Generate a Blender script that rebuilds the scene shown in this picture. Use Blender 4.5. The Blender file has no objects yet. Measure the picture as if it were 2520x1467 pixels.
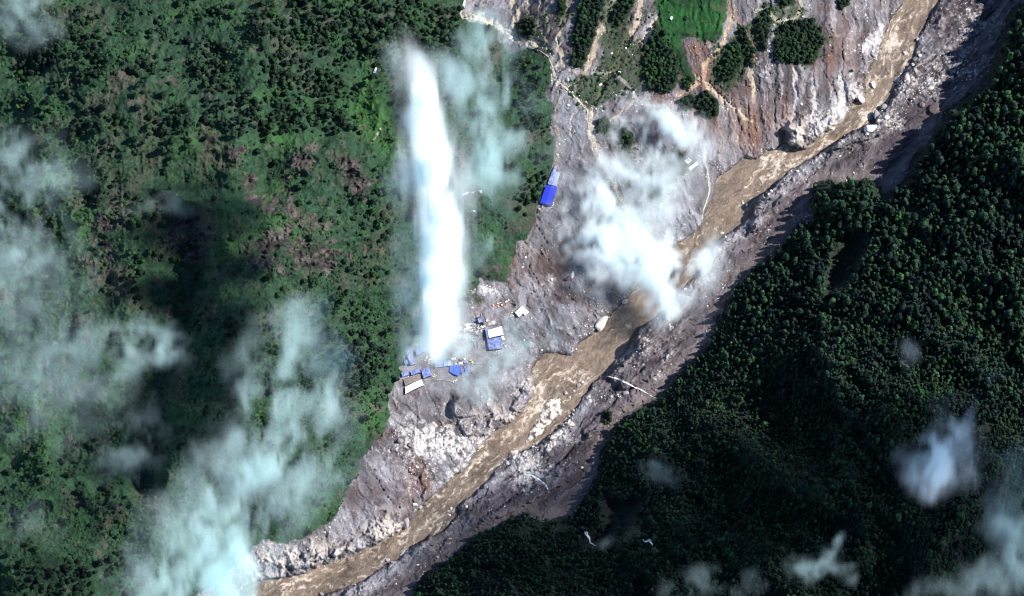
import bpy, bmesh, math, random
import numpy as np
from mathutils import Vector, Matrix

S = bpy.context.scene
C = S.collection
# ------------------------------------------------------------------ camera, sky, sun, exposure
# The picture is measured in units P: 2520 x 1467 over the frame, 0.65 m on the ground each.
PW, PH, K = 2520.0, 1467.0, 0.65
DIST, TILT = 12000.0, math.radians(18)
TGT = Vector((0, 0, 40))
cam = bpy.data.cameras.new('camera')
camo = bpy.data.objects.new('camera', cam); C.objects.link(camo)
CAM = TGT + Vector((0, -math.sin(TILT), math.cos(TILT))) * DIST
camo.location = CAM; camo.rotation_euler = (TILT, 0, 0)
cam.sensor_width = 36; cam.lens = 36 * DIST / (PW * K)
cam.clip_start = 100; cam.clip_end = 60000
S.camera = camo

SUN_EL, SUN_AZ = math.radians(43), math.radians(10)     # azimuth: anticlockwise from +x (picture right)
w = bpy.data.worlds.new('World'); S.world = w; w.use_nodes = True
nt = w.node_tree; bg = nt.nodes['Background']
sky = nt.nodes.new('ShaderNodeTexSky'); sky.sky_type = 'NISHITA'; sky.sun_disc = False
sky.sun_elevation = SUN_EL; sky.sun_rotation = math.radians(90) - SUN_AZ; sky.altitude = 1800; sky.ozone_density = 5; sky.dust_density = .2
nt.links.new(sky.outputs[0], bg.inputs[0]); bg.inputs[1].default_value = 0.11
sl = bpy.data.lights.new('sun', 'SUN'); sl.energy = 5.0; sl.angle = math.radians(0.53); sl.color = (1, .96, .9)
so = bpy.data.objects.new('sun', sl); C.objects.link(so)
SD = Vector((math.cos(SUN_EL)*math.cos(SUN_AZ), math.cos(SUN_EL)*math.sin(SUN_AZ), math.sin(SUN_EL)))
so.rotation_euler = SD.to_track_quat('Z', 'Y').to_euler(); so.location = SD * 2000
S.view_settings.view_transform = 'Standard'; S.view_settings.look = 'None'
S.view_settings.exposure = 0.85; S.view_settings.gamma = 1
cy = S.cycles
cy.volume_bounces = 20; cy.max_bounces = 20; cy.diffuse_bounces = 2; cy.transparent_max_bounces = 12
cy.volume_step_rate = 1.0; cy.volume_max_steps = 256; cy.use_denoising = True
cy.sample_clamp_indirect = 4
cy.use_adaptive_sampling = True; cy.adaptive_threshold = 0.02
S.render.filter_size = 1.2 if hasattr(S.render, 'filter_size') else 1.5
cy.filter_width = 1.15
cy.seed = 3

rng = np.random.default_rng(7)
random.seed(7)
CT, ST = math.cos(TILT), math.sin(TILT)

def ray(p, q):
    """direction of view through picture point (p, q); arrays or floats"""
    dx = (p - PW/2) * K; dy = -(q - PH/2) * K
    return dx, dy*CT + DIST*ST, dy*ST - DIST*CT
def W(p, q, z):
    """world x, y of the point at height z seen at picture point (p, q)"""
    dx, dy, dz = ray(p, q)
    t = (z - CAM.z) / dz
    return CAM.x + dx*t, CAM.y + dy*t
def WV(p, q, z):
    x, y = W(p, q, z); return Vector((x, y, z))

# ------------------------------------------------------------------ numpy noise
def vnoise(X, Y, scale, seed):
    r = np.random.default_rng(1000 + seed).random((256, 256)).astype(np.float32)
    x = X/scale + seed*13.7; y = Y/scale + seed*7.3
    xi = np.floor(x).astype(np.int64); yi = np.floor(y).astype(np.int64)
    fx = (x - xi).astype(np.float32); fy = (y - yi).astype(np.float32)
    fx = fx*fx*fx*(fx*(fx*6-15)+10); fy = fy*fy*fy*(fy*(fy*6-15)+10)
    x0 = xi & 255; x1 = (xi+1) & 255; y0 = yi & 255; y1 = (yi+1) & 255
    a = r[y0, x0]*(1-fx) + r[y0, x1]*fx
    b = r[y1, x0]*(1-fx) + r[y1, x1]*fx
    return (a*(1-fy) + b*fy)*2 - 1
def fbm(X, Y, scale, octv, seed, gain=.5):
    s = 0; a = 1; t = 0
    ca, sa = math.cos(.6), math.sin(.6)
    for i in range(octv):
        s = s + a*vnoise(X, Y, scale, seed + i); t += a
        a *= gain; scale /= 2.03; X, Y = X*ca - Y*sa, X*sa + Y*ca
    return s/t
def ridged(X, Y, scale, octv, seed, gain=.5):
    s = 0; a = 1; t = 0
    for i in range(octv):
        s = s + a*(1 - np.abs(vnoise(X, Y, scale, seed + i))*2); t += a
        a *= gain; scale /= 2.1; X, Y = X*.82 - Y*.57, X*.57 + Y*.82
    return s/t
def sst(a, b, x):
    t = np.clip((x - a)/(b - a), 0, 1); return t*t*(3 - 2*t)
def rot(X, Y, deg):
    a = math.radians(deg); return X*math.cos(a) + Y*math.sin(a), -X*math.sin(a) + Y*math.cos(a)

# ------------------------------------------------------------------ the plan (picture units)
RIV_L = [(560,1500),(600,1452),(630,1434),(731,1416),(811,1387),(858,1370),(902,1353),(952,1323),(992,1296),(1016,1270),(1053,1233),
 (1100,1189),(1143,1152),(1163,1125),(1194,1082),(1234,1052),(1260,1036),(1300,990),(1316,955),(1310,908),(1337,868),(1371,866),(1404,876),
 (1431,841),(1461,822),(1495,787),(1528,750),(1562,713),(1600,660),(1660,606),(1722,562),(1753,492),(1763,436),(1783,426),(1814,399),
 (1830,388),(1861,393),(1890,372),(1910,369),(1934,349),(1960,369),(1977,371),(2007,342),(2044,322),(2071,309),(2098,255),(2132,242),
 (2125,201),(2142,171),(2165,134),(2172,91),(2192,50),(2222,10),(2240,-60),(2290,-240)]
RIV_R = [(2400,-240),(2345,-60),(2306,13),(2276,60),(2259,94),(2246,151),(2215,188),(2195,228),(2185,255),(2155,275),(2152,302),(2105,319),
 (2071,339),(2038,362),(2007,386),(1970,403),(1934,426),(1903,460),(1870,480),(1854,512),(1844,532),(1810,562),(1777,583),(1763,603),
 (1743,640),(1700,690),(1650,745),(1609,784),(1569,811),(1562,834),(1542,861),(1515,885),(1488,915),(1461,938),(1438,975),(1418,1002),
 (1380,1050),(1330,1090),(1280,1112),(1260,1119),(1227,1146),(1200,1182),(1167,1216),(1130,1236),(1127,1266),(1106,1290),(1090,1310),
 (1049,1323),(1019,1337),(992,1364),(979,1377),(932,1400),(898,1427),(848,1444),(791,1464),(740,1490),(700,1720),(480,1720)]
RIVER = RIV_L + RIV_R
CENTRE = [(500,1620),(620,1470),(760,1440),(880,1400),(980,1340),(1070,1265),(1180,1150),(1260,1075),(1350,960),(1450,880),(1560,770),
 (1660,680),(1750,570),(1810,490),(1900,420),(2020,352),(2100,300),(2160,250),(2190,170),(2220,90),(2265,10),(2320,-120),(2350,-300)]
BAR = [(1357,975),(1387,983),(1377,1020),(1340,1062),(1300,1092),(1286,1100),(1318,1040),(1335,1000)]
VEG_L = [(-400,-400),(1165,-400),(1150,0),(1133,44),(1167,50),(1214,64),(1234,100),(1260,134),(1290,121),(1327,134),(1350,151),(1361,174),
 (1357,201),(1340,228),(1354,255),(1357,302),(1361,352),(1367,386),(1361,413),(1344,450),(1330,492),(1320,515),(1317,542),(1304,589),
 (1272,600),(1256,640),(1250,690),(1240,694),(1180,685),(1165,706),(1126,730),(1124,770),(1090,800),(1052,821),(1033,841),(1002,854),(986,905),(984,931),
 (962,962),(957,975),(962,1025),(942,1058),(915,1089),(895,1119),(882,1135),(885,1176),(861,1196),(838,1250),(821,1276),(774,1313),
 (707,1337),(647,1330),(600,1370),(520,1440),(430,1520),(300,1900),(-400,1900)]
VEG_R = [(2900,-400),(2560,-400),(2520,0),(2488,22),(2470,60),(2460,104),(2440,134),(2427,198),(2386,235),(2356,255),(2330,278),(2292,322),
 (2282,345),(2262,380),(2242,403),(2219,453),(2175,480),(2160,455),(2140,445),(2105,450),(2060,452),(2038,443),(2004,456),(1990,512),
 (2000,545),(1957,556),(1923,600),(1897,630),(1877,643),(1834,677),(1810,710),(1790,747),(1770,787),(1753,821),(1740,858),(1716,878),
 (1686,901),(1659,935),(1629,975),(1616,981),(1538,1025),(1508,1058),(1495,1092),(1475,1129),(1475,1162),(1448,1206),(1428,1236),
 (1408,1270),(1381,1276),(1337,1280),(1294,1263),(1260,1273),(1220,1297),(1160,1327),(1126,1360),(1100,1387),(1049,1407),(1026,1437),
 (1000,1500),(900,1900),(2900,1900)]
ISLES = [   # clumps of trees left standing in the debris
 [(1404,161),(1410,90),(1418,40),(1424,-40),(1490,-40),(1486,10),(1475,50),(1460,100),(1446,138),(1431,168)],
 [(1508,72),(1500,40),(1535,-10),(1570,-30),(1560,20),(1540,45),(1518,72)],
 [(1582,165),(1586,120),(1600,90),(1612,50),(1640,75),(1660,120),(1672,170),(1665,215),(1640,232),(1600,228),(1585,195)],
 [(1668,200),(1700,175),(1712,195),(1702,222),(1682,222)],
 [(1763,160),(1775,146),(1795,105),(1818,100),(1830,125),(1825,165),(1792,207),(1768,192)],
 [(1812,60),(1830,62),(1848,100),(1860,135),(1855,167),(1842,162),(1825,110)],
 [(1857,45),(1875,25),(1900,15),(1895,70),(1888,122),(1865,120)],
 [(1902,150),(1906,100),(1912,67),(1935,52),(1970,50),(2000,44),(2022,70),(2029,100),(2018,130),(2004,150),(1985,163),(1962,158),(1940,158)],
 [(1710,250),(1730,221),(1757,231),(1770,262),(1765,285),(1745,295),(1715,282)],
 [(1672,245),(1690,232),(1708,238),(1706,270),(1680,272)],
 [(2052,-30),(2095,-30),(2088,12),(2078,28),(2062,22)],
 [(1903,-30),(1962,-30),(1955,14),(1915,18)],
 [(1276,60),(1290,45),(1318,48),(1322,80),(1300,98),(1280,92)],
 [(1372,-20),(1392,-20),(1394,20),(1380,34),(1370,20)],
 [(1524,330),(1538,312),(1556,330),(1556,362),(1538,374),(1526,356)],
 [(1466,300),(1490,290),(1502,306),(1492,330),(1470,326)],
 [(1524,400),(1548,386),(1566,398),(1560,418),(1534,420)],
 [(1588,440),(1610,416),(1640,420),(1650,450),(1632,500),(1600,505)],
 [(1645,375),(1668,372),(1690,398),(1694,425),(1670,430),(1650,405)],
 [(1478,1018),(1490,1008),(1508,1016),(1505,1040),(1490,1048)],
]
FIELD = [(1612,-60),(1780,-60),(1788,10),(1786,40),(1780,84),(1760,104),(1730,110),(1700,88),(1684,96),(1692,150),(1712,186),(1700,205),
 (1672,180),(1660,130),(1640,108),(1616,60)]
# forest gaps on the right slope where the ground shows, dark
GAPS = [[(2050,615),(2085,575),(2140,575),(2135,620),(2095,690),(2060,720),(2025,760),(2030,690)],
 [(1490,1210),(1540,1230),(1590,1215),(1560,1290),(1490,1340),(1450,1350),(1440,1320),(1480,1290)],
 [(2440,560),(2462,600),(2455,650),(2435,620)],
 [(2060,1010),(2080,1040),(2074,1060),(2056,1040)],
 [(2200,1085),(2260,1100),(2240,1160),(2210,1200),(2196,1150)]]
ROADS = [  # (points, half width, colour)
 ([(1398,174),(1430,178),(1508,181),(1540,205),(1572,248),(1600,262),(1640,258),(1680,255)], 4, (.42,.38,.35)),
 ([(1788,-40),(1798,20),(1800,50),(1786,90),(1772,118),(1755,140),(1735,158)], 6, (.48,.36,.25)),
 ([(1796,20),(1825,60),(1850,110),(1858,150)], 4, (.34,.20,.15)),
 ([(1860,28),(1890,22),(1900,42),(1925,54),(1950,50),(1966,34),(1972,10),(1966,-30)], 5, (.46,.42,.33)),
 ([(1352,500),(1330,530),(1310,570),(1292,620),(1278,680),(1268,745)], 5, (.20,.175,.17)),
 ([(1268,745),(1240,770),(1200,790),(1130,830)], 6, (.22,.19,.19)),
 ([(1368,230),(1370,300),(1374,360),(1374,410)], 6, (.34,.30,.27)),
 ([(1100,812),(1150,790),(1200,757),(1250,735)], 3, (.20,.18,.18)),
 ([(1735,158),(1730,195),(1700,215),(1670,232)], 7, (.50,.36,.26)),
 ([(912,352),(925,338),(933,325),(936,318)], 2.2, (.6,.5,.34)),
]
CREAM = [(1133,44),(1180,42),(1230,66),(1275,102),(1330,115),(1352,132),(1368,160),(1366,200),(1390,212),(1430,250),(1452,275),(1450,320),(1465,350),(1476,378),(1500,430),(1545,520),(1556,560)]
CRACKS = [[(1632,0),(1595,44),(1572,67),(1538,111),(1515,148)],[(1404,20),(1377,67),(1374,111)],[(1589,67),(1582,134),(1562,168)],[(1827,141),(1837,215),(1844,288)],[(1743,201),(1777,235),(1810,268),(1830,335)],
 [(2467,7),(2427,44),(2373,84),(2353,111),(2336,138)],[(2107,379),(2128,413)],[(1565,928),(1595,888),(1629,838),(1689,811)],[(1327,1149),(1371,1102),(1428,1048)],[(925,1176),(952,1223),(986,1250),(1012,1250)],
 [(711,1357),(764,1380),(848,1377)],[(851,1343),(855,1377)],[(1002,1162),(1033,1176),(1039,1192)],[(1130,1040),(1175,1030),(1215,1020)],[(1960,290),(1955,330),(1972,350)],[(2010,285),(2022,320)],[(1950,440),(1900,470)],
 [(1535,1000),(1500,960)],[(1895,180),(1910,260),(1905,330)],[(2030,180),(2060,240),(2050,290)],[(1300,520),(1345,600)],[(1330,600),(1360,660)],[(1300,650),(1330,700)],[(1100,1330),(1040,1350),(1010,1375)],[(1180,1290),(1240,1240),(1300,1200)]]
SHELVES = [([(1572,832),(1600,815),(1640,830),(1660,870),(1620,920),(1560,960),(1530,950),(1490,925),(1545,880)], 10),
 ([(1862,480),(1880,468),(1920,440),(1960,425),(1975,440),(1940,480),(1900,520),(1870,560),(1840,580),(1850,540)], 11),
 ([(1240,1240),(1330,1190),(1400,1120),(1450,1060),(1480,1050),(1460,1110),(1420,1170),(1370,1200),(1300,1240),(1200,1290),(1150,1310)], 6),
 ([(1935,350),(1945,300),(1975,285),(2010,300),(2040,285),(2070,300),(2040,330),(2000,345),(1975,368),(1960,370)], 9),
 ([(1108,985),(1130,975),(1170,985),(1180,1010),(1150,1030),(1115,1025)], 8), ([(1125,1040),(1150,1030),(1200,1035),(1240,1015),(1262,1025),(1230,1050),(1180,1075),(1140,1070)], 4),
 ([(700,1385),(760,1360),(850,1340),(940,1290),(975,1280),(985,1300),(930,1340),(870,1360),(800,1385),(730,1400)], 7),
 ([(2105,322),(2150,300),(2200,300),(2180,330),(2130,345),(2060,370),(2040,370)], 6), ([(1545,960),(1600,985),(1560,1010),(1500,1040),(1440,1080),(1430,1060),(1500,1000)], 5),
 ([(1005,1180),(1030,1160),(1045,1200),(1040,1240),(1010,1230)], -4), ([(1262,1000),(1290,950),(1312,960),(1306,990),(1275,1030)], 5)]
STREAKS = [([(1378,-60),(1395,30),(1376,95),(1384,160)],5), ([(1520,-40),(1490,60),(1455,140),(1437,178)],7), ([(1592,-40),(1570,50),(1530,130),(1505,180),(1460,262)],8),
 ([(1437,178),(1432,240)],3), ([(1800,40),(1830,90),(1850,180),(1856,250)],3), ([(1893,40),(1885,110),(1895,190)],3),
 ([(2076,200),(2070,260),(2040,300),(2000,320)],9), ([(2165,60),(2160,100),(2130,120)],9), ([(1560,250),(1470,330)],3), ([(1700,180),(1770,230),(1850,300)],5),
 ([(1350,-40),(1352,80)],4),([(1420,180),(1415,250),(1405,330)],2.5),([(1508,181),(1480,240),(1440,290)],3),([(1500,190),(1440,250)],2),([(1650,-40),(1625,20),(1600,70),(1560,140),(1515,178)],4),([(1330,-40),(1328,60),(1350,120)],4),([(1296,-40),(1310,50)],4),([(1262,-20),(1270,90)],5),([(1735,210),(1790,260),(1830,370)],2.5),([(1950,170),(1965,240),(1950,300)],3),([(2000,170),(2010,260),(1990,310)],3),([(1345,120),(1300,100),(1280,20)],7)]

# coarse grids for distances
CS = 6.0
cgx = np.arange(-300, 2830, CS); cgy = np.arange(-300, 1800, CS)
CXg, CYg = np.meshgrid(cgx, cgy)
def samp(A, X, Y):
    x = np.clip((X - cgx[0])/CS, 0, len(cgx)-1.001); y = np.clip((Y - cgy[0])/CS, 0, len(cgy)-1.001)
    xi = x.astype(np.int64); yi = y.astype(np.int64); fx = x - xi; fy = y - yi
    return (A[yi, xi]*(1-fx) + A[yi, xi+1]*fx)*(1-fy) + (A[yi+1, xi]*(1-fx) + A[yi+1, xi+1]*fx)*fy
def line_d(pts, X=None, Y=None, closed=False):
    X = CXg if X is None else X; Y = CYg if Y is None else Y
    best = np.full(X.shape, 1e9); n = len(pts)
    for i in range(n if closed else n-1):
        ax, ay = pts[i]; bx, by = pts[(i+1) % n]
        vx, vy = bx-ax, by-ay; L = vx*vx + vy*vy + 1e-9
        t = np.clip(((X-ax)*vx + (Y-ay)*vy)/L, 0, 1)
        best = np.minimum(best, (X-ax-t*vx)**2 + (Y-ay-t*vy)**2)
    return np.sqrt(best)
def inside(pts, X, Y):
    r = np.zeros(X.shape, bool); n = len(pts); j = n-1
    for i in range(n):
        xi, yi = pts[i]; xj, yj = pts[j]
        if yi != yj:
            r ^= ((yi > Y) != (yj > Y)) & (X < (xj-xi)*(Y-yi)/(yj-yi) + xi)
        j = i
    return r
def sdf(pts):
    """distance to an outline, negative inside"""
    d = line_d(pts, closed=True); return np.where(inside(pts, CXg, CYg), -d, d)
D_riv = sdf(RIVER); D_bar = np.minimum.reduce([sdf(BAR), sdf([(1335,1096),(1372,1062),(1400,1028),(1412,1040),(1384,1078),(1350,1108)]), sdf([(1232,1128),(1262,1106),(1290,1104),(1270,1126),(1240,1146)]), sdf([(2206,180),(2222,168),(2214,200),(2198,226),(2192,214)]), sdf([(980,1362),(1004,1346),(1010,1352),(990,1368)])]); D_vl = sdf(VEG_L); D_vr = sdf(VEG_R); D_field = sdf(FIELD)
D_isle = np.minimum.reduce([sdf(p) for p in ISLES]); D_gap = np.minimum.reduce([sdf(p) for p in GAPS])
D_cream = line_d(CREAM); D_crack = np.minimum.reduce([line_d(p) for p in CRACKS])
def local(pts, half):
    return line_d(pts) - half
# along-river coordinate
best = np.full(CXg.shape, 1e9); Sco = np.zeros(CXg.shape); acc = 0
for i in range(len(CENTRE)-1):
    ax, ay = CENTRE[i]; bx, by = CENTRE[i+1]; vx, vy = bx-ax, by-ay; L = math.hypot(vx, vy)
    t = np.clip(((CXg-ax)*vx + (CYg-ay)*vy)/(L*L), 0, 1); d = (CXg-ax-t*vx)**2 + (CYg-ay-t*vy)**2
    m = d < best; best[m] = d[m]; Sco[m] = acc + t[m]*L; acc += L
Sgrid = Sco; Dcen = np.sqrt(best)
def blobs(lst, X, Y):
    r = np.zeros(X.shape)
    for cx, cy, rx, ry, v in lst:
        r = r + v*np.exp(-(((X-cx)/rx)**2 + ((Y-cy)/ry)**2))
    return r

# ------------------------------------------------------------------ land form and ground colours
def land(X, Y):
    """height in m, colour, masks, at picture points"""
    X = X.astype(np.float64); Y = Y.astype(np.float64)
    wx = fbm(X, Y, 40, 3, 1)*9 + fbm(X, Y, 9, 2, 5)*4; wy = fbm(X, Y, 40, 3, 11)*9 + fbm(X, Y, 9, 2, 15)*4
    XW, YW = X+wx, Y+wy
    jag = fbm(X, Y, 9, 3, 18, .65); dr = samp(D_riv, X+wx*.45, Y+wy*.45) + jag*3.2; dbar = samp(D_bar, XW, YW)
    dvl = samp(D_vl, XW, YW); dvr = samp(D_vr, XW, YW); dis = samp(D_isle, XW, YW); dfi = samp(D_field, X+wx*.9, Y+wy*.9)
    right = (X*0.62 + Y*0.78 > 0) & (samp(np.where(CXg > -1e9, rightside, 0), X, Y) > .5)
    L = -samp(D_vl, X+wx*.5, Y+wy*.5); R = -samp(D_vr, X+wx*.4, Y+wy*.4)
    drs = samp(D_riv, X, Y)
    # broad form
    h = np.clip(dr, -12, None)
    bank = np.where(dr > 0, 6.0*(1 - np.exp(-np.clip(dr, 0, None)/4)), np.clip(dr, -12, 0)*.35)
    hz = bank
    lb = np.clip(drs, 0, 900)
    up = np.where(right, 0.07*lb, 0.10*np.minimum(lb, 260) + .03*np.clip(lb-260, 0, None))
    # the hillside above the debris at the top of the picture
    north = (1-right)*sst(420, 60, Y)*sst(1240, 1420, X)
    up = up + north*np.clip(lb, 0, 500)*.10
    hz = hz + up
    lh = 230*(1 - np.exp(-np.clip(L, 0, None)*.65*.42/230))
    rh = 380*(1 - np.exp(-np.clip(R, 0, None)*.65*.55/380))
    hz = hz + lh + rh + 34*(1-np.exp(-np.clip(R-3, 0, None)/15))*sst(640, 480, Y)*sst(1960, 2140, X) + 10*(1-np.exp(-np.clip(R, 0, None)/12))
    big = fbm(X, Y, 260, 4, 21)
    rimx = np.interp(Y, [430,480,520,600,700,780,860,960,1080,1200,1290], [300,430,515,548,535,500,470,440,415,395,380]) + fbm(X, Y, 50, 3, 35)*14
    dxr = X - rimx; scp = sst(-60, 20, dxr)*np.exp(-(np.clip(dxr, 0, None)/260)**2)*sst(440, 520, Y)*sst(1300, 1000, Y)
    hz = hz + 74*scp
    rim2 = np.interp(Y, [300,380,470,560,640,720], [205,215,225,262,285,290]); d2 = X - rim2
    hz = hz + 7*sst(-24, 14, d2)*np.exp(-(np.clip(d2, 0, None)/110)**2)*sst(290, 340, Y)*sst(760, 640, Y)
    hz = hz + big*np.clip(L*.08, 0, 34) + ridged(X*1.0+Y*.2, Y, 170, 5, 31, .55)*np.clip(L*.08, 0, 21) + fbm(X, Y, 60, 3, 33)*np.clip(L*.04, 0, 6)
    r1x, r1y = rot(X, Y, 35)
    hz = hz + ridged(r1x/1.6, r1y, 190, 4, 41)*np.clip(R*.24, 0, 66) + fbm(X, Y, 60, 3, 44)*np.clip(R*.05, 0, 7)
    # knolls and rocky scarps on the left hillside
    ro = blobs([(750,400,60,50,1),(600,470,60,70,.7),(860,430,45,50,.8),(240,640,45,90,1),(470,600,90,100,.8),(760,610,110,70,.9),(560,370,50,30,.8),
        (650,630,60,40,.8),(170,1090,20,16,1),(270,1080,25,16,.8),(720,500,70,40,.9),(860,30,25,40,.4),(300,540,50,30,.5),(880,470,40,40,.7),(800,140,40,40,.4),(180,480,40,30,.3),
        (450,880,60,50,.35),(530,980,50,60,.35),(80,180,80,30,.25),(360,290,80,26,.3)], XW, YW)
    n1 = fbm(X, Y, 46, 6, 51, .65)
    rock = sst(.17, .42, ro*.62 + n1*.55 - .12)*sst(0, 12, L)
    hz = hz + rock*(ridged(XW*.8+YW*.5, YW, 34, 5, 61, .6)*8)
    # debris: mud flows, gullies, rubble
    gray = (1 - sst(-3, 3, L + 0*X))*(1 - sst(-3, 3, R))
    s = samp(Sgrid, X, Y)
    isr = right.astype(float)
    ang = np.where(X < 1640, 55, np.where(X < 1760, 70, 98))
    gx, gy = rot(X, Y, 0)
    a1 = (X*math.cos(math.radians(118)) + Y*math.sin(math.radians(118)))   # lines running down left
    # streaky gullies: two directions blended
    def strk(deg, sc, stretch, seed, o=4):
        u, v = rot(XW, YW, deg); return fbm(u/stretch, v, sc, o, seed)
    stA = strk(122, 14, 7, 71); stB = strk(84, 12, 9, 75); stC = strk(-38, 12, 5, 79); stD = strk(65, 13, 3, 83)
    wA = sst(1660, 1580, X)*sst(330, 250, Y); wB = sst(1640, 1720, X)*(1-isr)*sst(470, 400, Y)
    stk = isr*stC + (1-isr)*(wA*stA + wB*stB + (1-wA-wB)*stD*.7)
    camp = sst(1, .5, ((X-1120)/210)**2 + ((Y-890)/90)**2)*(1-isr)
    rub = fbm(X, Y, 10, 3, 91, .7); lum = fbm(XW, YW, 34, 4, 95)
    rough = gray*(1 - .85*camp)
    crag = blobs([(780,1370,130,40,1),(950,1300,70,45,1),(640,1400,60,40,.6),(1980,325,60,38,1.1),(2050,320,30,22,.8),(1220,1030,70,36,.7),(1110,1010,20,26,.6),(1290,950,30,40,.4)], XW, YW)
    crag = crag + isr*(.75*np.exp(-((drs-14)/22)**2)*sst(-.4, .1, fbm(X, Y, 130, 2, 191)) + .28*np.exp(-((drs-55)/40)**2))
    crag = np.clip(crag, 0, 1.2)*gray
    rk = ridged(XW, YW, 32, 4, 101, .55)
    rkr = ridged(rot(XW, YW, -38)[0]/3.2, rot(XW, YW, -38)[1], 26, 4, 107, .6)
    land_ = np.clip(sst(-1, 7, dr), 0, 1)
    fine = fbm(X, Y, 4.6, 2, 171, .6); crk = ridged(XW, YW, 26, 3, 181, .6); patch = sst(-.1, .4, fbm(X, Y, 60, 3, 187) + .5*np.exp(-((drs-8)/14)**2))
    hz = hz + rough*land_*(stk*3.4 + lum*2.4 + rub*(.5+1.1*patch) + fine*.8*patch - sst(.62, .95, crk)*2.6)
    hz = hz + crag*land_*np.where(right, rkr*12 + 4, rk*8 + 4)
    # named scarps
    def scarp(pts, hgt, wd):
        d = line_d(pts, XW[m0], YW[m0]); return d
    hz = hz + np.where(dbar < 0, np.clip(-dbar, 0, 6)*.35 - np.clip(dr, -12, 0)*.35, 0)
    cl = np.exp(-((X-1106)/9)**2 - ((Y-1000)/26)**2)*(-9) + np.exp(-((X-1128)/14)**2 - ((Y-995)/30)**2)*7
    hz = hz - sst(3.2, .3, samp(D_crack, X+wx*.4, Y+wy*.4) + 1.2*(rub+.3))*5.5*gray*sst(2, 8, dr)
    cl = cl + np.exp(-((X-1585)/30)**2 - ((Y-850)/34)**2)*9 + np.exp(-((X-1560)/30)**2-((Y-350)/26)**2)*0
    cl = cl + np.exp(-((X-1896)/26)**2 - ((Y-478)/20)**2)*9*land_ + np.exp(-((X-1372)/14)**2 - ((Y-1160)/12)**2)*6
    hz = hz + cl*(1 + .3*lum)
    for sd_, hh in D_shelf: hz = hz + hh*sst(3.5, -4.5, samp(sd_, XW, YW))*land_*(1 + .35*lum + .25*rkr)*gray
    # ground roughness under plants
    shr = fbm(X, Y, 7, 3, 111, .65)
    hz = hz + (shr + .7*fbm(X, Y, 3.6, 2, 117))*(np.clip(sst(0, 10, L) + sst(0, 10, R), 0, 1))*(.8 + 1.0*sst(-.2, .5, n1))
    gap = samp(D_gap, XW, YW)
    hz = hz - sst(6, -26, gap)*26
    hz = np.where(np.abs(cl) < 0, hz, hz)
    # ---------------- colour
    def c3(a): return np.array(a)[None, None, :] if X.ndim == 2 else np.array(a)[None, :]
    def mix(A, B, t): return A*(1-t[..., None]) + B*t[..., None]
    col = np.zeros(X.shape + (3,)) + c3((.160,.148,.160))
    nbig = fbm(X, Y, 120, 4, 121)
    col = mix(col, c3((.255,.245,.265)), sst(-.25, .45, nbig + lum*.4))
    fu, fv = rot(XW + 18*fbm(X, Y, 90, 2, 196), YW + 18*fbm(X, Y, 90, 2, 198), np.where(right, -38, np.where(X < 1640, 125, 88)) if False else 0)
    flo = np.where(right, fbm((XW*.79-YW*.61)/4.5, XW*.61+YW*.79, 26, 5, 199, .6), np.where(Y > 520, fbm((XW*.70+YW*.71)/2.2, -XW*.71+YW*.70, 34, 5, 203, .6), fbm((XW*-.1+YW)/4.5, XW+YW*.1 + (X < 1640)*YW*.45, 24, 5, 207, .6)))
    col = mix(col, c3((.092,.076,.082)), sst(.02, .38, flo)*.85*(1-camp))
    col = mix(col, c3((.31,.295,.315)), sst(.06, .42, -flo + .1*nbig)*.75)
    col = mix(col, c3((.120,.082,.078)), sst(.05, .5, -lum + stk*.6 - .1)*.6)
    col = mix(col, c3((.40,.38,.39)), sst(.18, .55, stk + .25*rub)*.6)
    redm = blobs([(1850,310,30,60,1.1),(1930,290,40,50,.6),(1800,250,40,60,.3),(2035,160,30,30,.6),(1640,245,40,15,.7),(1720,190,40,40,1),(1720,120,26,20,1),(1015,1190,30,60,.6),(1050,1200,20,30,.6),(1760,330,60,50,.5),(2080,120,50,70,.5),(1290,560,20,40,.6),(1250,640,20,30,.6),(1420,20,60,80,.3),(1330,640,60,60,.35),(1700,300,50,30,.4)], XW, YW)
    redm = np.clip(redm*(1+.5*stk), 0, 1)
    col = mix(col, c3((.205,.118,.084)), redm*.85*sst(-.5, .3, stk + rub*.3 + .2))
    # blue-grey scree
    bl = blobs([(1420,290,60,70,.9),(1210,715,45,16,.8),(1640,520,70,60,.7),(1450,1130,30,20,.3),(1330,560,20,60,.4),(1390,440,40,80,.5)], XW, YW)
    col = mix(col, c3((.27,.285,.32)), np.clip(bl, 0, 1)*.8)
    # right bank: darker purple mud, a smooth tan strip at the forest foot
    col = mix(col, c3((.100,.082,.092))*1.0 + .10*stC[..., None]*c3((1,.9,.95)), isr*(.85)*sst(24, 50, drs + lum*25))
    strip = isr*np.exp(-((samp(D_vr, X, Y)-16)/14)**2)*sst(1700, 1560, X*0 + 1600)
    col = mix(col, c3((.205,.172,.168)), np.clip(strip, 0, 1)*.85)
    pale = blobs([(1165,803,40,9,1.3),(1212,788,20,9,1.2),(1210,712,48,16,1.1),(1140,712,24,20,.8),(1275,1135,45,30,.9),(1330,1150,50,25,.7),(1390,1080,40,20,.6),(1470,970,40,15,.4),(1250,1100,60,40,.8),(1300,1180,60,30,.7),(2260,200,60,50,.9),(2340,130,60,60,.5),(2190,300,40,25,.9),(1940,430,60,25,.5),(1610,880,50,40,.5),(2390,40,60,40,.6),
        (1130,1090,90,70,.9),(1040,1120,60,80,.6),(1000,1060,40,50,.5),(1160,1160,40,30,.9),(2100,250,40,60,.8),(2050,290,60,30,.8),(2150,110,25,30,.8)], XW, YW)
    speck = sst(.12, .5, rub + .35*pale + .1*lum)
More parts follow.
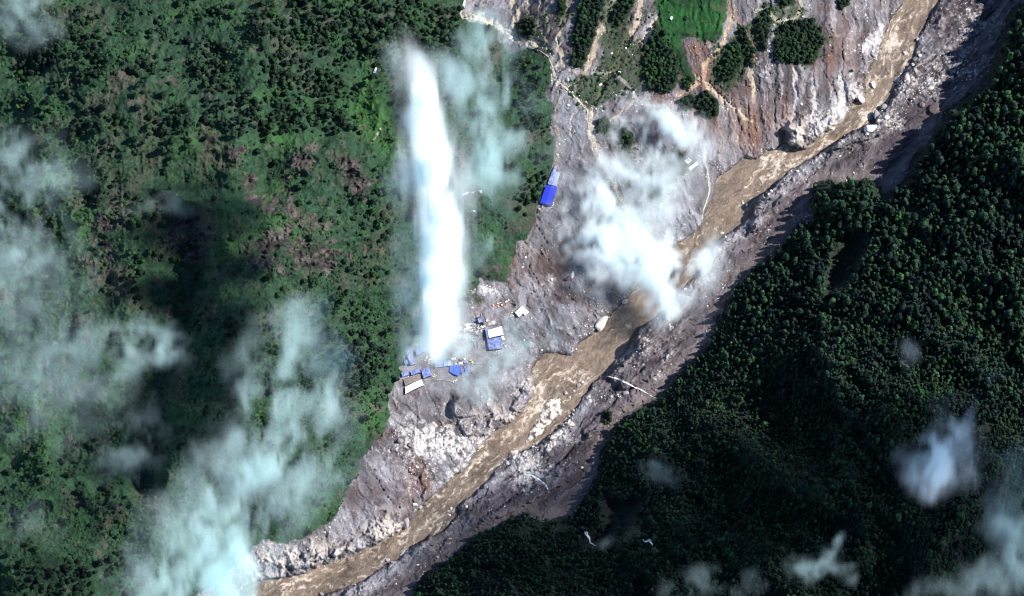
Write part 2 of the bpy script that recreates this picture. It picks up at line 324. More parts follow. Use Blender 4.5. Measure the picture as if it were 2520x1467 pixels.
    col = mix(col, c3((.50,.475,.465)), np.clip(pale, 0, 1)*speck*.8)
    cg = np.clip(crag, 0, 1)*(1-isr)
    col = mix(col, c3((.60,.54,.49)), cg*sst(-.1, .5, rk)*.85)
    cream = sst(15, 3, samp(D_cream, XW, YW) + rub*9 + 3)*(1-sst(0, 8, L))*sst(-.9, -.05, rub + .5*fine)
    col = mix(col, c3((.64,.57,.45)), cream*.9)
    hz = hz - cream*1.5 + cream*np.abs(rub)*3.2
    fine2 = fbm(X, Y, 4.2, 2, 175); col = mix(col, c3((.70,.66,.63)), sst(.62, .95, fine2 + .35*rub + .6*pale + .6*lum - .25*(1-patch))*gray*.65)
    for pts, hw in STREAKS:
        dd = line_d(pts, XW, YW) if False else samp(local(pts, hw), XW, YW)
        m = sst(2.5, -2.5, dd + stk*6 + rub*3)
        col = mix(col, mix(c3((.52,.43,.33)) + 0*col, c3((.50,.475,.465)), sst(1880, 1940, X)), m*.8*gray); hz = hz - m*1.2*gray
    # vegetation ground, left
    grass = c3((.014,.040,.020))*(1 + .7*shr[..., None]) + 0*col
    br = blobs([(910,260,50,90,1),(540,600,60,40,.7),(560,520,60,50,.5),(720,560,60,50,.6),(920,1010,40,60,1),(690,480,50,60,.6),(130,420,60,40,.5),(640,250,50,30,.4),(450,350,60,60,.3),(850,20,50,20,.6),
        (50,1060,90,90,.5),(780,210,60,50,.3),(500,370,60,40,.4),(190,560,50,40,.5),(270,930,60,60,.4),(790,1250,40,40,.6),(700,340,60,30,.8),(960,360,30,30,.7),(1180,640,60,60,.25)], XW, YW)
    grass = mix(grass, c3((.034,.100,.022)), np.clip(br*.8 + .55*n1 + .1*shr, 0, 1))
    nb = fbm(X, Y, 70, 4, 131)
    grass = mix(grass, c3((.042,.044,.030)), sst(.1, .55, nb + .3*shr - .3*br)*.75)
    grass = mix(grass, c3((.075,.058,.052)), sst(.26, .5, fbm(X, Y, 26, 5, 141, .7) + .15*nb)*.7)
    veg = sst(-2.5, 2.5, -dvl)
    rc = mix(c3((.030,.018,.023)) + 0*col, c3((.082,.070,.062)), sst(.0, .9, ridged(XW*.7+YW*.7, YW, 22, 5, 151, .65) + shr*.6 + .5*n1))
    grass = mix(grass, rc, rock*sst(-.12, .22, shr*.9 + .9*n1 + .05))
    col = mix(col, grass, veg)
    # right forest floor
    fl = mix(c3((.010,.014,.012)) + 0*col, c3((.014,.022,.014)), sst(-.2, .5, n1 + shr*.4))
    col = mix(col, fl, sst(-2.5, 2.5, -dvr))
    wash = blobs([(1450,210,60,50,.8),(1500,120,30,90,.7),(1570,180,40,60,.8),(1620,20,30,50,.6),(1540,120,45,80,.9),(1480,230,70,40,.35),(1390,60,20,60,.6),(1300,60,40,40,.6),(1800,150,50,60,.9),(1835,90,30,60,.6),(1880,60,30,60,.5),(1930,30,60,25,.8),(1700,255,40,30,.7),(1560,370,60,70,.5),(1620,430,60,60,.6),(1500,310,40,30,.4),(1660,400,40,40,.6),(1150,720,60,40,.5),(1340,160,20,80,.5),(1500,20,40,40,.5),(1970,110,75,70,.5)], XW, YW)
    wm = sst(.15, .55, wash*.8 + .55*n1 + .2*shr - .05)*sst(.05, .25, wash)
    col = mix(col, c3((.042,.062,.030))*(1+.5*shr[..., None]), wm*gray*.85)
    col = mix(col, c3((.020,.040,.014))*(1+.4*shr[..., None]), sst(2, -3, dis))
    fcol = mix(c3((.020,.096,.024)) + 0*col, c3((.014,.046,.020)), sst(-.3, .4, nb + .5*shr + .4*n1 + blobs([(1690,150,30,60,.7)], X, Y)))
    fcol = fcol*(1 + .35*np.sin((X*.93+Y*.36)/2.6 + 3*lum)*sst(-.2, .3, n1))[..., None]; fcol = mix(fcol, c3((.075,.080,.040)), sst(.18, .5, fbm(XW, YW, 22, 4, 261, .65) + .25*sst(-16, -2, dfi))*.6)
    col = mix(col, fcol, sst(3, -4, dfi + shr*5))
    hz = hz + sst(0, -14, dfi)*3 + sst(3, -10, dis)*2.5
    for pts, hw, c in ROADS:
        dd = samp(local(pts, hw), X+wx*.2, Y+wy*.2); m = sst(1.6, -1.6, dd)
        col = mix(col, c3(c)*.85*(1+.5*rub[..., None]), m*.68)
    # camp yard
    col = mix(col, c3((.27,.265,.28))*(1 + .3*rub[..., None] + .3*lum[..., None]), camp*.75*(1-veg))
    # wet rim by the water
    col = mix(col, col*.42, sst(7, 0, dr)*(1 - cg)*.85)
    col = mix(col, c3((.14,.10,.075)), sst(0, -3, dr))
    col = mix(col, c3((.62,.58,.54))*(1+.4*rub[..., None]), sst(2, -2, dbar)*sst(-.3, .25, rub)*.9)
    col = np.where((gray > .5)[..., None], .74*np.power(np.clip(col, 0, 1)/.22, 1.18)*.22, col)
    col = np.clip(col*(1 + (.10+.22*np.maximum(veg, patch*.6))[..., None]*rub[..., None]), .006, .85)
    return hz, col, dict(L=L, R=R, dr=dr, isr=isr, rock=rock, gray=gray, drs=drs, br=br, n1=n1, gap=gap, dbar=dbar, pale=pale, crag=crag, stk=stk, wm=wm*gray, dis=dis, dfi=dfi, camp=camp, s=s)
D_shelf = [(sdf(p_), h_) for p_, h_ in SHELVES]
# which bank: right of the centre line
rs = np.zeros(CXg.shape); best[:] = 1e9
for i in range(len(CENTRE)-1):
    ax, ay = CENTRE[i]; bx, by = CENTRE[i+1]; vx, vy = bx-ax, by-ay; L_ = vx*vx+vy*vy
    t = np.clip(((CXg-ax)*vx + (CYg-ay)*vy)/L_, 0, 1); d = (CXg-ax-t*vx)**2 + (CYg-ay-t*vy)**2
    m = d < best; best[m] = d[m]; rs[m] = np.where((vx*(CYg-ay) - vy*(CXg-ax))[m] > 0, 1., 0.)
rightside = rs

STEP = 1.6
gx = np.arange(-130, 2651, STEP); gy = np.arange(-130, 1600, STEP)
def grow(a0, sgn):
    out = []; st = STEP; v = a0
    while abs(v - 1260) < 6500:
        st *= 1.22; v += sgn*st; out.append(v)
    return out
GX = np.array(grow(gx[0], -1)[::-1] + list(gx) + grow(gx[-1], 1)); GY = np.array(grow(gy[0], -1)[::-1] + list(gy) + grow(gy[-1], 1))
ix0 = int(np.argmin(abs(GX - gx[0]))); iy0 = int(np.argmin(abs(GY - gy[0])))
TX, TY = np.meshgrid(GX, GY)
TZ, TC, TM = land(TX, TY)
def zat(p, q):
    p = np.asarray(p, float); q = np.asarray(q, float)
    x = np.clip((p - gx[0])/STEP, 0, len(gx)-1.001) + ix0; y = np.clip((q - gy[0])/STEP, 0, len(gy)-1.001) + iy0
    xi = x.astype(int); yi = y.astype(int); fx = x-xi; fy = y-yi
    return (TZ[yi, xi]*(1-fx) + TZ[yi, xi+1]*fx)*(1-fy) + (TZ[yi+1, xi]*(1-fx) + TZ[yi+1, xi+1]*fx)*fy

# ------------------------------------------------------------------ materials
def mat(name, col=None, rough=.8, metal=0.0, build=None, spec=.3):
    m = bpy.data.materials.new(name); m.use_nodes = True; n = m.node_tree
    b = n.nodes['Principled BSDF']; b.inputs['Roughness'].default_value = rough; b.inputs['Metallic'].default_value = metal
    b.inputs['Specular IOR Level'].default_value = spec
    if col is not None: b.inputs['Base Color'].default_value = (*col, 1)
    if build: build(n, b)
    return m
def nz(n, scale, detail=4, rough=.6, coord='Object', vec=None):
    t = n.nodes.new('ShaderNodeTexNoise'); t.inputs['Scale'].default_value = scale; t.inputs['Detail'].default_value = detail; t.inputs['Roughness'].default_value = rough
    if vec is None:
        if coord == 'World':
            g = n.nodes.new('ShaderNodeNewGeometry'); vec = g.outputs['Position']
        else:
            c = n.nodes.new('ShaderNodeTexCoord'); vec = c.outputs[coord]
    n.links.new(vec, t.inputs['Vector']); return t
def ramp(n, src, stops):
    r = n.nodes.new('ShaderNodeValToRGB'); e = r.color_ramp.elements
    while len(e) > 1: e.remove(e[-1])
    e[0].position = stops[0][0]; e[0].color = (*stops[0][1], 1)
    for p, c in stops[1:]:
        k = e.new(p); k.color = (*c, 1)
    n.links.new(src, r.inputs['Fac']); return r
def mixc(n, a, b, fac, mode='MIX'):
    m = n.nodes.new('ShaderNodeMix'); m.data_type = 'RGBA'; m.blend_type = mode
    for v, i in ((fac, 0), (a, 6), (b, 7)):
        if hasattr(v, 'is_output'): n.links.new(v, m.inputs[i])
        elif i == 0: m.inputs[0].default_value = v
        else: m.inputs[i].default_value = (*v, 1)
    return m.outputs[2]
def noisy(c, amt=.3, scale=1.5, rough=.8, metal=0, spec=.3, coord='Object'):
    """a paint or stone of one colour with weathering in it"""
    def f(n, b):
        t = nz(n, scale, 5, .65, coord)
        lo = tuple(x*(1-amt) for x in c); hi = tuple(min(.95, x*(1+amt)) for x in c)
        n.links.new(ramp(n, t.outputs['Fac'], [(.3, lo), (.7, hi)]).outputs[0], b.inputs['Base Color'])
    return f
def ground_mat(name, rough, bump, bscale):
    def f(n, b):
        a = n.nodes.new('ShaderNodeVertexColor'); a.layer_name = 'col'
        t = nz(n, bscale, 8, .8, 'World')
        v = ramp(n, t.outputs['Fac'], [(.30, (.66,.66,.66)), (.70, (1.34,1.34,1.34))])
        n.links.new(mixc(n, a.outputs['Color'], v.outputs[0], 1.0, 'MULTIPLY'), b.inputs['Base Color'])
        bp = n.nodes.new('ShaderNodeBump'); bp.inputs['Strength'].default_value = bump; bp.inputs['Distance'].default_value = 1.0
        n.links.new(t.outputs['Fac'], bp.inputs['Height']); n.links.new(bp.outputs[0], b.inputs['Normal'])
    return mat(name, None, rough, 0, f, .25)
M_ground = ground_mat('ground', .85, 1.0, .40)
M_water = ground_mat('muddy_water', .30, .8, .35)

def grid_obj(name, X, Y, Z, col, keep, m):
    """one sheet from a grid of picture points with heights"""
    wx, wy = W(X, Y, Z); ny, nx = X.shape
    co = np.stack([wx, wy, Z], -1).reshape(-1, 3)
    i = np.arange(nx*ny).reshape(ny, nx)
    f = np.stack([i[1:, :-1], i[1:, 1:], i[:-1, 1:], i[:-1, :-1]], -1).reshape(-1, 4)
    if keep is not None:
        kf = (keep[1:, :-1] | keep[1:, 1:] | keep[:-1, 1:] | keep[:-1, :-1]).reshape(-1); f = f[kf]
        used = np.unique(f); mp = np.full(nx*ny, -1); mp[used] = np.arange(len(used)); f = mp[f]; co = co[used]; col = col.reshape(-1, 3)[used]
    else: col = col.reshape(-1, 3)
    me = bpy.data.meshes.new(name); nv, nf = len(co), len(f)
    me.vertices.add(nv); me.vertices.foreach_set('co', co.astype(np.float32).ravel())
    me.loops.add(nf*4); me.loops.foreach_set('vertex_index', f.astype(np.int32).ravel())
    me.polygons.add(nf); me.polygons.foreach_set('loop_start', np.arange(0, nf*4, 4, dtype=np.int32)); me.polygons.foreach_set('loop_total', np.full(nf, 4, dtype=np.int32))
    me.polygons.foreach_set('use_smooth', np.ones(nf, bool))
    me.update(calc_edges=True)
    a = me.color_attributes.new('col', 'FLOAT_COLOR', 'POINT')
    a.data.foreach_set('color', np.concatenate([col, np.ones((nv, 1))], 1).astype(np.float32).ravel())
    me.materials.append(m); o = bpy.data.objects.new(name, me); C.objects.link(o); return o
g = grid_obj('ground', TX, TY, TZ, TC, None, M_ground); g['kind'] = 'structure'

# ------------------------------------------------------------------ river
sl_ = (slice(iy0, iy0+len(gy)), slice(ix0, ix0+len(gx)))
RX, RY = TX[sl_], TY[sl_]; drr = TM['dr'][sl_]; ss = TM['s'][sl_]; dc = samp(Dcen, RX, RY)*np.where(samp(rightside, RX, RY) > .5, 1, -1)
wob = fbm(RX, RY, 30, 3, 201)*14; wob2 = fbm(RX, RY, 30, 3, 205)*14
f1 = fbm((ss+wob)/3.6, dc+wob2, 11, 5, 211, .72); f2 = ridged((ss+wob)/2.8, dc+wob2*1.1, 14, 5, 221, .72); f3 = fbm(RX, RY, 8, 3, 231, .65); f4 = fbm(RX, RY, 90, 3, 241)
turb = blobs([(1310,1000,60,60,.6),(1180,1120,60,50,.4),(1060,1260,60,50,.5),(960,1350,60,40,.5),(2200,120,50,80,.6),(2130,290,30,30,1),(1940,400,60,30,.8),(1870,440,40,40,.5),(740,1440,80,30,.5),(1400,940,60,40,.4)], RX, RY)
calm = blobs([(1500,850,70,60,.7),(1800,520,50,60,.6),(1600,740,60,50,.8)], RX, RY)
foam = sst(.26, .80, f2*.7 + f1*.6 + f3*.35 + turb*.30 - calm*.35 - .05)
wc = np.zeros(RX.shape + (3,)) + np.array((.162,.120,.090))
wc = wc*(1 + .8*f1[..., None] + .35*f4[..., None] + .25*f3[..., None])
wc = wc*(1-foam[..., None]) + np.array((.50,.43,.35))*foam[..., None]
wz = .15 + (f1*.7 + f2*.5 + f3*.5)*(.55 + turb*.7) - .25
grid_obj('river', RX, RY, wz - .2, np.clip(wc, .02, .9), drr < 7, M_water)['kind'] = 'structure'
# ------------------------------------------------------------------ clouds: real mist in the air over the valley
def cloud_mat(name, dens, col, g):
    m = bpy.data.materials.new(name); m.use_nodes = True; n = m.node_tree
    n.nodes.remove(n.nodes['Principled BSDF']); out = n.nodes['Material Output']
    v = n.nodes.new('ShaderNodeVolumePrincipled'); v.inputs['Color'].default_value = (*col, 1); v.inputs['Density'].default_value = dens
    v.inputs['Anisotropy'].default_value = g; v.inputs['Density Attribute'].default_value = 'density'
    n.links.new(v.outputs[0], out.inputs['Volume']); return m
M_cloud = cloud_mat('cloud_vapour', 1.0, (.92,.99,1.0), -.38)
M_thin = cloud_mat('thin_vapour', 1.0, (.73,.965,.96), -.4)
def cloud(name, label, strokes, z0, thick, strength, seed, contrast=1.0, cell=4.0, vox=5.0, group=None, ang=0, st=1.0, nscale=60, thin=True, sharp=1.0):
    """strokes: (p, q, rp, rq, angle, weight) soft puffs in the picture plane at height z0; vapour fills thick metres around it"""
    pad = 1.9
    p0 = min(s[0]-max(s[2], s[3])*pad for s in strokes); p1 = max(s[0]+max(s[2], s[3])*pad for s in strokes)
    q0 = min(s[1]-max(s[2], s[3])*pad for s in strokes); q1 = max(s[1]+max(s[2], s[3])*pad for s in strokes)
    c = cell/K
    xs = np.arange(p0, p1+c, c); ys = np.arange(q0, q1+c, c); X, Y = np.meshgrid(xs, ys)
    wxx = fbm(X, Y, nscale*1.5, 5, seed, .6)*nscale*.9; wyy = fbm(X, Y, nscale*1.5, 5, seed+7, .6)*nscale*.9
    XX, YY = X+wxx, Y+wyy
    d = np.zeros(X.shape)
    for (p, q, rp, rq, an, wt) in strokes:
        a = math.radians(an); u = (XX-p)*math.cos(a) + (YY-q)*math.sin(a); v = -(XX-p)*math.sin(a) + (YY-q)*math.cos(a)
        r2 = (u/rp)**2 + (v/rq)**2
        d = d + wt*np.exp(-r2*1.3)
    ur, vr = rot(XX, YY, ang); f = fbm(ur/st, vr, nscale, 8, seed+20, .72)*1.15 + .35*(ridged(XX, YY, nscale*.6, 5, seed+40, .6) - .35)*contrast
    d = d*np.clip(1 + contrast*f*2.9, .0, 5)
    d = np.clip(d - .03, 0, None)**sharp
    ny, nx = X.shape; i = np.arange(nx*ny).reshape(ny, nx)
    wx_, wy_ = W(X, Y, z0)
    org = WV((p0+p1)/2, (q0+q1)/2, z0)
    co = np.stack([wx_-org.x, wy_-org.y, np.zeros(X.shape)], -1).reshape(-1, 3)
    fc = np.stack([i[1:, :-1], i[1:, 1:], i[:-1, 1:], i[:-1, :-1]], -1).reshape(-1, 4)
    me = bpy.data.meshes.new(name); me.vertices.add(len(co)); me.vertices.foreach_set('co', co.astype(np.float32).ravel())
    me.loops.add(len(fc)*4); me.loops.foreach_set('vertex_index', fc.astype(np.int32).ravel())
    me.polygons.add(len(fc)); me.polygons.foreach_set('loop_start', np.arange(0, len(fc)*4, 4, dtype=np.int32)); me.polygons.foreach_set('loop_total', np.full(len(fc), 4, dtype=np.int32))
    me.update(calc_edges=True)
    at = me.attributes.new('dens', 'FLOAT', 'POINT'); at.data.foreach_set('value', (d*strength/thick).astype(np.float32).ravel())
    me.materials.append(M_thin if thin else M_cloud)
    o = bpy.data.objects.new(name, me); C.objects.link(o); o.location = org
    o['label'] = label; o['category'] = 'cloud'
    o['kind'] = 'stuff'
    ng = bpy.data.node_groups.new('vapour', 'GeometryNodeTree')
    ng.interface.new_socket('Geometry', in_out='INPUT', socket_type='NodeSocketGeometry'); ng.interface.new_socket('Geometry', in_out='OUTPUT', socket_type='NodeSocketGeometry')
    N = ng.nodes.new; Lk = ng.links.new
    gi = N('NodeGroupInput'); go = N('NodeGroupOutput')
    na = N('GeometryNodeInputNamedAttribute'); na.data_type = 'FLOAT'; na.inputs[0].default_value = 'dens'
    pos = N('GeometryNodeInputPosition'); sep = N('ShaderNodeSeparateXYZ'); Lk(pos.outputs[0], sep.inputs[0])
    com = N('ShaderNodeCombineXYZ'); Lk(sep.outputs[0], com.inputs[0]); Lk(sep.outputs[1], com.inputs[1])
    sns = N('GeometryNodeSampleNearestSurface'); sns.data_type = 'FLOAT'
    Lk(gi.outputs[0], sns.inputs['Mesh']); Lk(na.outputs[0], sns.inputs['Value']); Lk(com.outputs[0], sns.inputs['Sample Position'])
    def math_(op, a, b=None, c=None):
        m = N('ShaderNodeMath'); m.operation = op
        for k, v in enumerate((a, b, c)):
            if v is None: continue
            if hasattr(v, 'is_output'): Lk(v, m.inputs[k])
            else: m.inputs[k].default_value = v
        return m.outputs[0]
    noi = N('ShaderNodeTexNoise'); noi.inputs['Scale'].default_value = 1/45; noi.inputs['Detail'].default_value = 4; Lk(pos.outputs[0], noi.inputs['Vector'])
    # rounded profile in height, its middle heaved by noise
    hv = math_('MULTIPLY_ADD', noi.outputs[0], thick*.5, -thick*.25)
    zz = math_('DIVIDE', math_('SUBTRACT', sep.outputs[2], hv), thick*.5)
    pr = math_('MAXIMUM', math_('SUBTRACT', 1.0, math_('MULTIPLY', zz, zz)), 0.0)
    de = math_('MULTIPLY', math_('MULTIPLY', sns.outputs['Value'], pr), math_('MULTIPLY_ADD', noi.outputs[0], 1.6, .4))
    de = math_('MAXIMUM', math_('SUBTRACT', de, 1e-6), 0.0)
    vc = N('GeometryNodeVolumeCube'); Lk(de, vc.inputs['Density'])
    mn = co.min(0); mx = co.max(0)
    vc.inputs['Min'].default_value = (mn[0]*.999, mn[1]*.999, -thick*.75); vc.inputs['Max'].default_value = (mx[0]*.999, mx[1]*.999, thick*.75)
    vc.inputs['Resolution X'].default_value = max(8, int((mx[0]-mn[0])/vox)); vc.inputs['Resolution Y'].default_value = max(8, int((mx[1]-mn[1])/vox)); vc.inputs['Resolution Z'].default_value = max(6, int(thick*1.5/vox*.8))
    sm = N('GeometryNodeSetMaterial'); sm.inputs['Material'].default_value = M_thin if thin else M_cloud
    Lk(vc.outputs[0], sm.inputs['Geometry']); Lk(sm.outputs[0], go.inputs[0])
    md = o.modifiers.new('vapour', 'NODES'); md.node_group = ng
    return o

cloud('cloud', 'tall dense white column of cloud rising just above the blue roofed camp',
  [(1018,160,17,46,-24,2.2),(1045,270,22,70,-12,5),(1020,310,34,40,20,1.3),(1066,400,28,80,-10,7),(1030,390,40,36,0,1.5),(1082,520,32,90,-4,8),(1084,640,36,90,0,8),(1078,740,34,60,5,7),(1074,800,36,34,0,5),
   (1005,740,34,18,25,1.0),(1075,842,46,26,0,.8),(1060,350,80,180,0,.42),(1085,640,95,170,0,.42),(1130,480,36,90,0,.6),(1000,560,40,120,0,.22),(985,190,36,50,0,.45),(1000,420,30,50,0,.5),(1050,850,70,26,0,.4),(1140,700,26,100,0,.4)], 540, 190, 1.05, 301, .9, nscale=36, thin=False, ang=80, st=1.8, sharp=1.15)
cloud('cloud', 'thin veil of white cloud right of the tall cloud column over green forest',
  [(1195,100,60,55,0,.9),(1160,200,60,60,20,.35),(1110,190,60,60,0,.35),(1190,330,34,60,-30,.8),(1215,400,30,50,-10,.8),(1180,440,50,34,0,.7),(1190,260,50,40,0,.35),(1280,270,50,60,0,.3),(1240,230,50,50,0,.3),
   (1180,560,30,110,0,.35),(990,150,50,40,0,.3),(1270,350,60,50,0,.25),(960,480,30,60,0,.15),(1190,360,110,220,0,.16)], 190, 70, .88, 331, .95, nscale=50, ang=60, st=2.0, sharp=1.1)
cloud('cloud', 'broad patchy white cloud covering the grey debris flow left of the brown river',
  [(1560,500,170,190,0,.22),(1570,620,110,60,18,3.4),(1480,600,60,60,0,1.4),(1640,700,60,50,50,1.5),(1660,740,40,40,0,1.2),(1470,500,60,60,0,1.1),(1560,530,60,40,0,.7),(1440,480,50,70,0,.7),(1650,330,60,45,20,2.4),(1690,350,60,40,0,1.2),(1560,310,50,40,0,1.0),(1620,440,80,70,0,.6),(1420,540,50,70,0,1.0),(1720,650,50,60,0,.7),(1500,420,50,60,0,.7),
   (1610,300,60,40,20,.8),(1590,420,70,50,0,.7),(1700,380,50,50,0,.6),(1560,360,40,50,0,.4),(1710,630,40,60,0,.5),(1480,690,50,40,0,.4),(1640,480,40,30,0,.3),(1400,420,40,70,0,.5),(1390,580,30,70,0,.2)], 62, 44, .95, 351, .9, nscale=55, thin=False, ang=40, st=1.5, sharp=1.1)
cloud('cloud', 'large bluish cloud bank spreading over the lower left hillside to the river',
  [(480,1310,90,70,10,1.1),(420,1410,110,60,0,1.3),(560,1400,80,80,0,2.2),(520,1230,50,50,0,1.0),(625,1190,80,70,-40,1.2),(700,1090,70,90,-30,1.2),(700,950,46,90,0,1.1),(725,830,44,80,-20,.7),(690,770,50,40,0,.5),(760,760,40,50,0,.4),
   (790,1040,70,110,0,.8),(640,1290,50,50,0,.9),(820,940,50,80,0,.5),(400,1467,90,50,0,1.2),(560,1467,90,50,0,1.3),(615,1020,50,80,0,.6),(840,1130,50,70,0,.4),(640,900,60,80,0,.35),(560,1120,60,60,0,.5),(700,1000,160,220,0,.22),(560,1250,190,150,0,.25),(740,1220,60,60,0,.5)], 450, 80, .46, 381, .95, nscale=60, ang=-60, st=2.0)
cloud('cloud', 'faint teal veil of mist lying over the left edge of the green hillside',
  [(10,450,120,90,0,.9),(10,600,110,120,0,.6),(80,560,140,140,0,.35),(80,720,150,140,0,.30),(190,860,130,90,20,.30),(90,920,160,140,0,.26),(150,420,120,80,0,.2),(240,960,80,80,0,.22),(20,980,90,140,0,.22),(60,1300,80,60,0,.25),(60,360,100,60,0,.3),(200,1080,60,60,0,.15)], 300, 60, .37, 401, .85, nscale=70, ang=-60, st=1.6)
cloud('cloud', 'small bright wisp of cloud in the upper left corner above the trees',
  [(100,8,18,26,20,1.8),(60,20,60,40,0,.6),(90,70,60,40,0,.3),(20,30,40,60,0,.3)], 330, 50, .6, 421, .8, nscale=40, vox=6, cell=6)
cloud('cloud', 'bluish smoke like haze drifting over the dark gully on the left slope',
  [(360,830,90,36,10,.75),(400,870,70,30,0,.5),(390,510,60,26,0,.28),(330,900,60,40,0,.3),(340,1060,60,60,0,.3),(300,1140,70,60,0,.25)], 250, 40, .55, 441, .9, nscale=50)
cloud('cloud', 'compact bright white cloud puff over the dark forest on the right',
  [(2303,1130,26,34,0,2.4),(2310,1160,26,34,0,1.4),(2290,1100,24,34,-30,.9),(2300,1190,50,34,0,.8),(2330,1070,36,30,0,.5),(2380,1110,50,60,0,.5),(2250,1150,40,60,0,.4),(2360,1040,50,50,0,.3),(2240,870,30,40,30,.22)], 470, 70, 1.1, 461, .95, nscale=36, ang=70, st=1.6, sharp=1.1, thin=False)
cloud('cloud', 'grey cloud bank in the lower right corner above shaded forest',
  [(2500,1290,50,70,0,.9),(2460,1230,40,60,0,.4),(2530,1380,70,60,0,1.0),(2440,1440,70,40,0,.6),(2330,1467,90,26,0,.4),(2520,1150,40,60,0,.3),(2440,920,50,60,0,.12)], 470, 70, .4, 481, .8, nscale=60)
cloud('cloud', 'thin slanting wisp of cloud above the forest near the bottom right',
  [(2050,1350,34,14,-48,1.1),(2000,1395,44,20,-12,1.2),(2060,1400,50,16,10,.5),(2095,1430,18,18,0,.4)], 420, 40, .4, 501, .9, nscale=30, vox=5, cell=5)
cloud('cloud', 'faint bluish mist hanging in the treetops at the bottom centre',
  [(1720,1430,40,30,-40,.8),(1660,1450,30,34,0,.6),(1850,1430,30,26,0,.3),(1640,1170,40,30,0,.22),(1520,1330,50,12,-25,.35),(1620,1150,50,26,0,.3),(1800,1467,60,20,0,.3)], 330, 40, .3, 521, .9, nscale=36, vox=6, cell=6)
cloud('cloud', 'thin patch of dust haze over the yard below the blue roofed camp',
  [(1175,950,36,40,0,.7),(1130,860,50,34,0,.55),(1060,860,40,30,0,.5),(1010,880,30,20,0,.35),(1260,850,40,60,0,.3),(1350,800,50,60,0,.2),(1200,910,40,40,0,.3)], 60, 26, 1.5, 541, .8, nscale=40, vox=5, cell=5)
# unseen cloud bank added east of the frame to shade the lower right forest
cloud('cloud', 'heavy unseen cloud bank added outside the right edge to shade the forest',
  [(3650,520,420,230,-10,3.2),(3250,620,300,170,0,3.0),(3900,700,380,200,0,3.0),(3400,330,260,100,-15,1.5)], 1100, 120, .6, 561, .35, cell=24, vox=26, nscale=200)
# ------------------------------------------------------------------ plants and stones
def me_from(name, V, F, mats, midx=None, smooth=False):
    me = bpy.data.meshes.new(name); me.from_pydata([tuple(v) for v in V], [], F)
    for m in mats: me.materials.append(m)
    if midx is not None: me.polygons.foreach_set('material_index', np.array(midx, dtype=np.int32))
    if smooth: me.polygons.foreach_set('use_smooth', np.ones(len(F), bool))
    me.update(); return me
def ico(sub):
    bm = bmesh.new(); bmesh.ops.create_icosphere(bm, subdivisions=sub, radius=1)
    V = np.array([v.co[:] for v in bm.verts]); F = [tuple(v.index for v in f.verts) for f in bm.faces]; bm.free(); return V, F
ICO3, ICO2, ICO1 = ico(4), ico(3), ico(2)
def foliage(name, lo, mid, hi, patch=None):
    def f(n, b):
        oi = n.nodes.new('ShaderNodeObjectInfo')
        t = nz(n, .55, 3, .7, 'World'); big = nz(n, .012, 3, .6, 'World')
        c = ramp(n, t.outputs['Fac'], [(.25, lo), (.5, mid), (.8, hi)])
        rv = ramp(n, oi.outputs['Random'], [(0, (.50,.52,.60)), (.35, (.78,.80,.86)), (.7, (1.05,1.08,.98)), (.88, (1.35,1.5,1.1)), (.95, (2.0,2.2,1.3)), (1, (2.6,1.9,1.5))])
        x = mixc(n, c.outputs[0], rv.outputs[0], 1.0, 'MULTIPLY')
        bv = ramp(n, big.outputs['Fac'], [(.38, (.62,.66,.80)), (.62, (1.4,1.5,1.05))])
        n.links.new(mixc(n, x, bv.outputs[0], 1.0, 'MULTIPLY'), b.inputs['Base Color'])
    return mat(name, None, .75, 0, f, .2)
M_leaf = foliage('broad_leaves', (.008,.019,.013), (.013,.030,.018), (.021,.047,.024))
M_needle = foliage('evergreen_leaves', (.010,.022,.019), (.016,.038,.028), (.030,.070,.041))
M_bush = foliage('bush_leaves', (.008,.020,.010), (.013,.034,.015), (.022,.056,.020))
M_bark = mat('bark', None, .9, 0, noisy((.09,.065,.045), .35, 3))

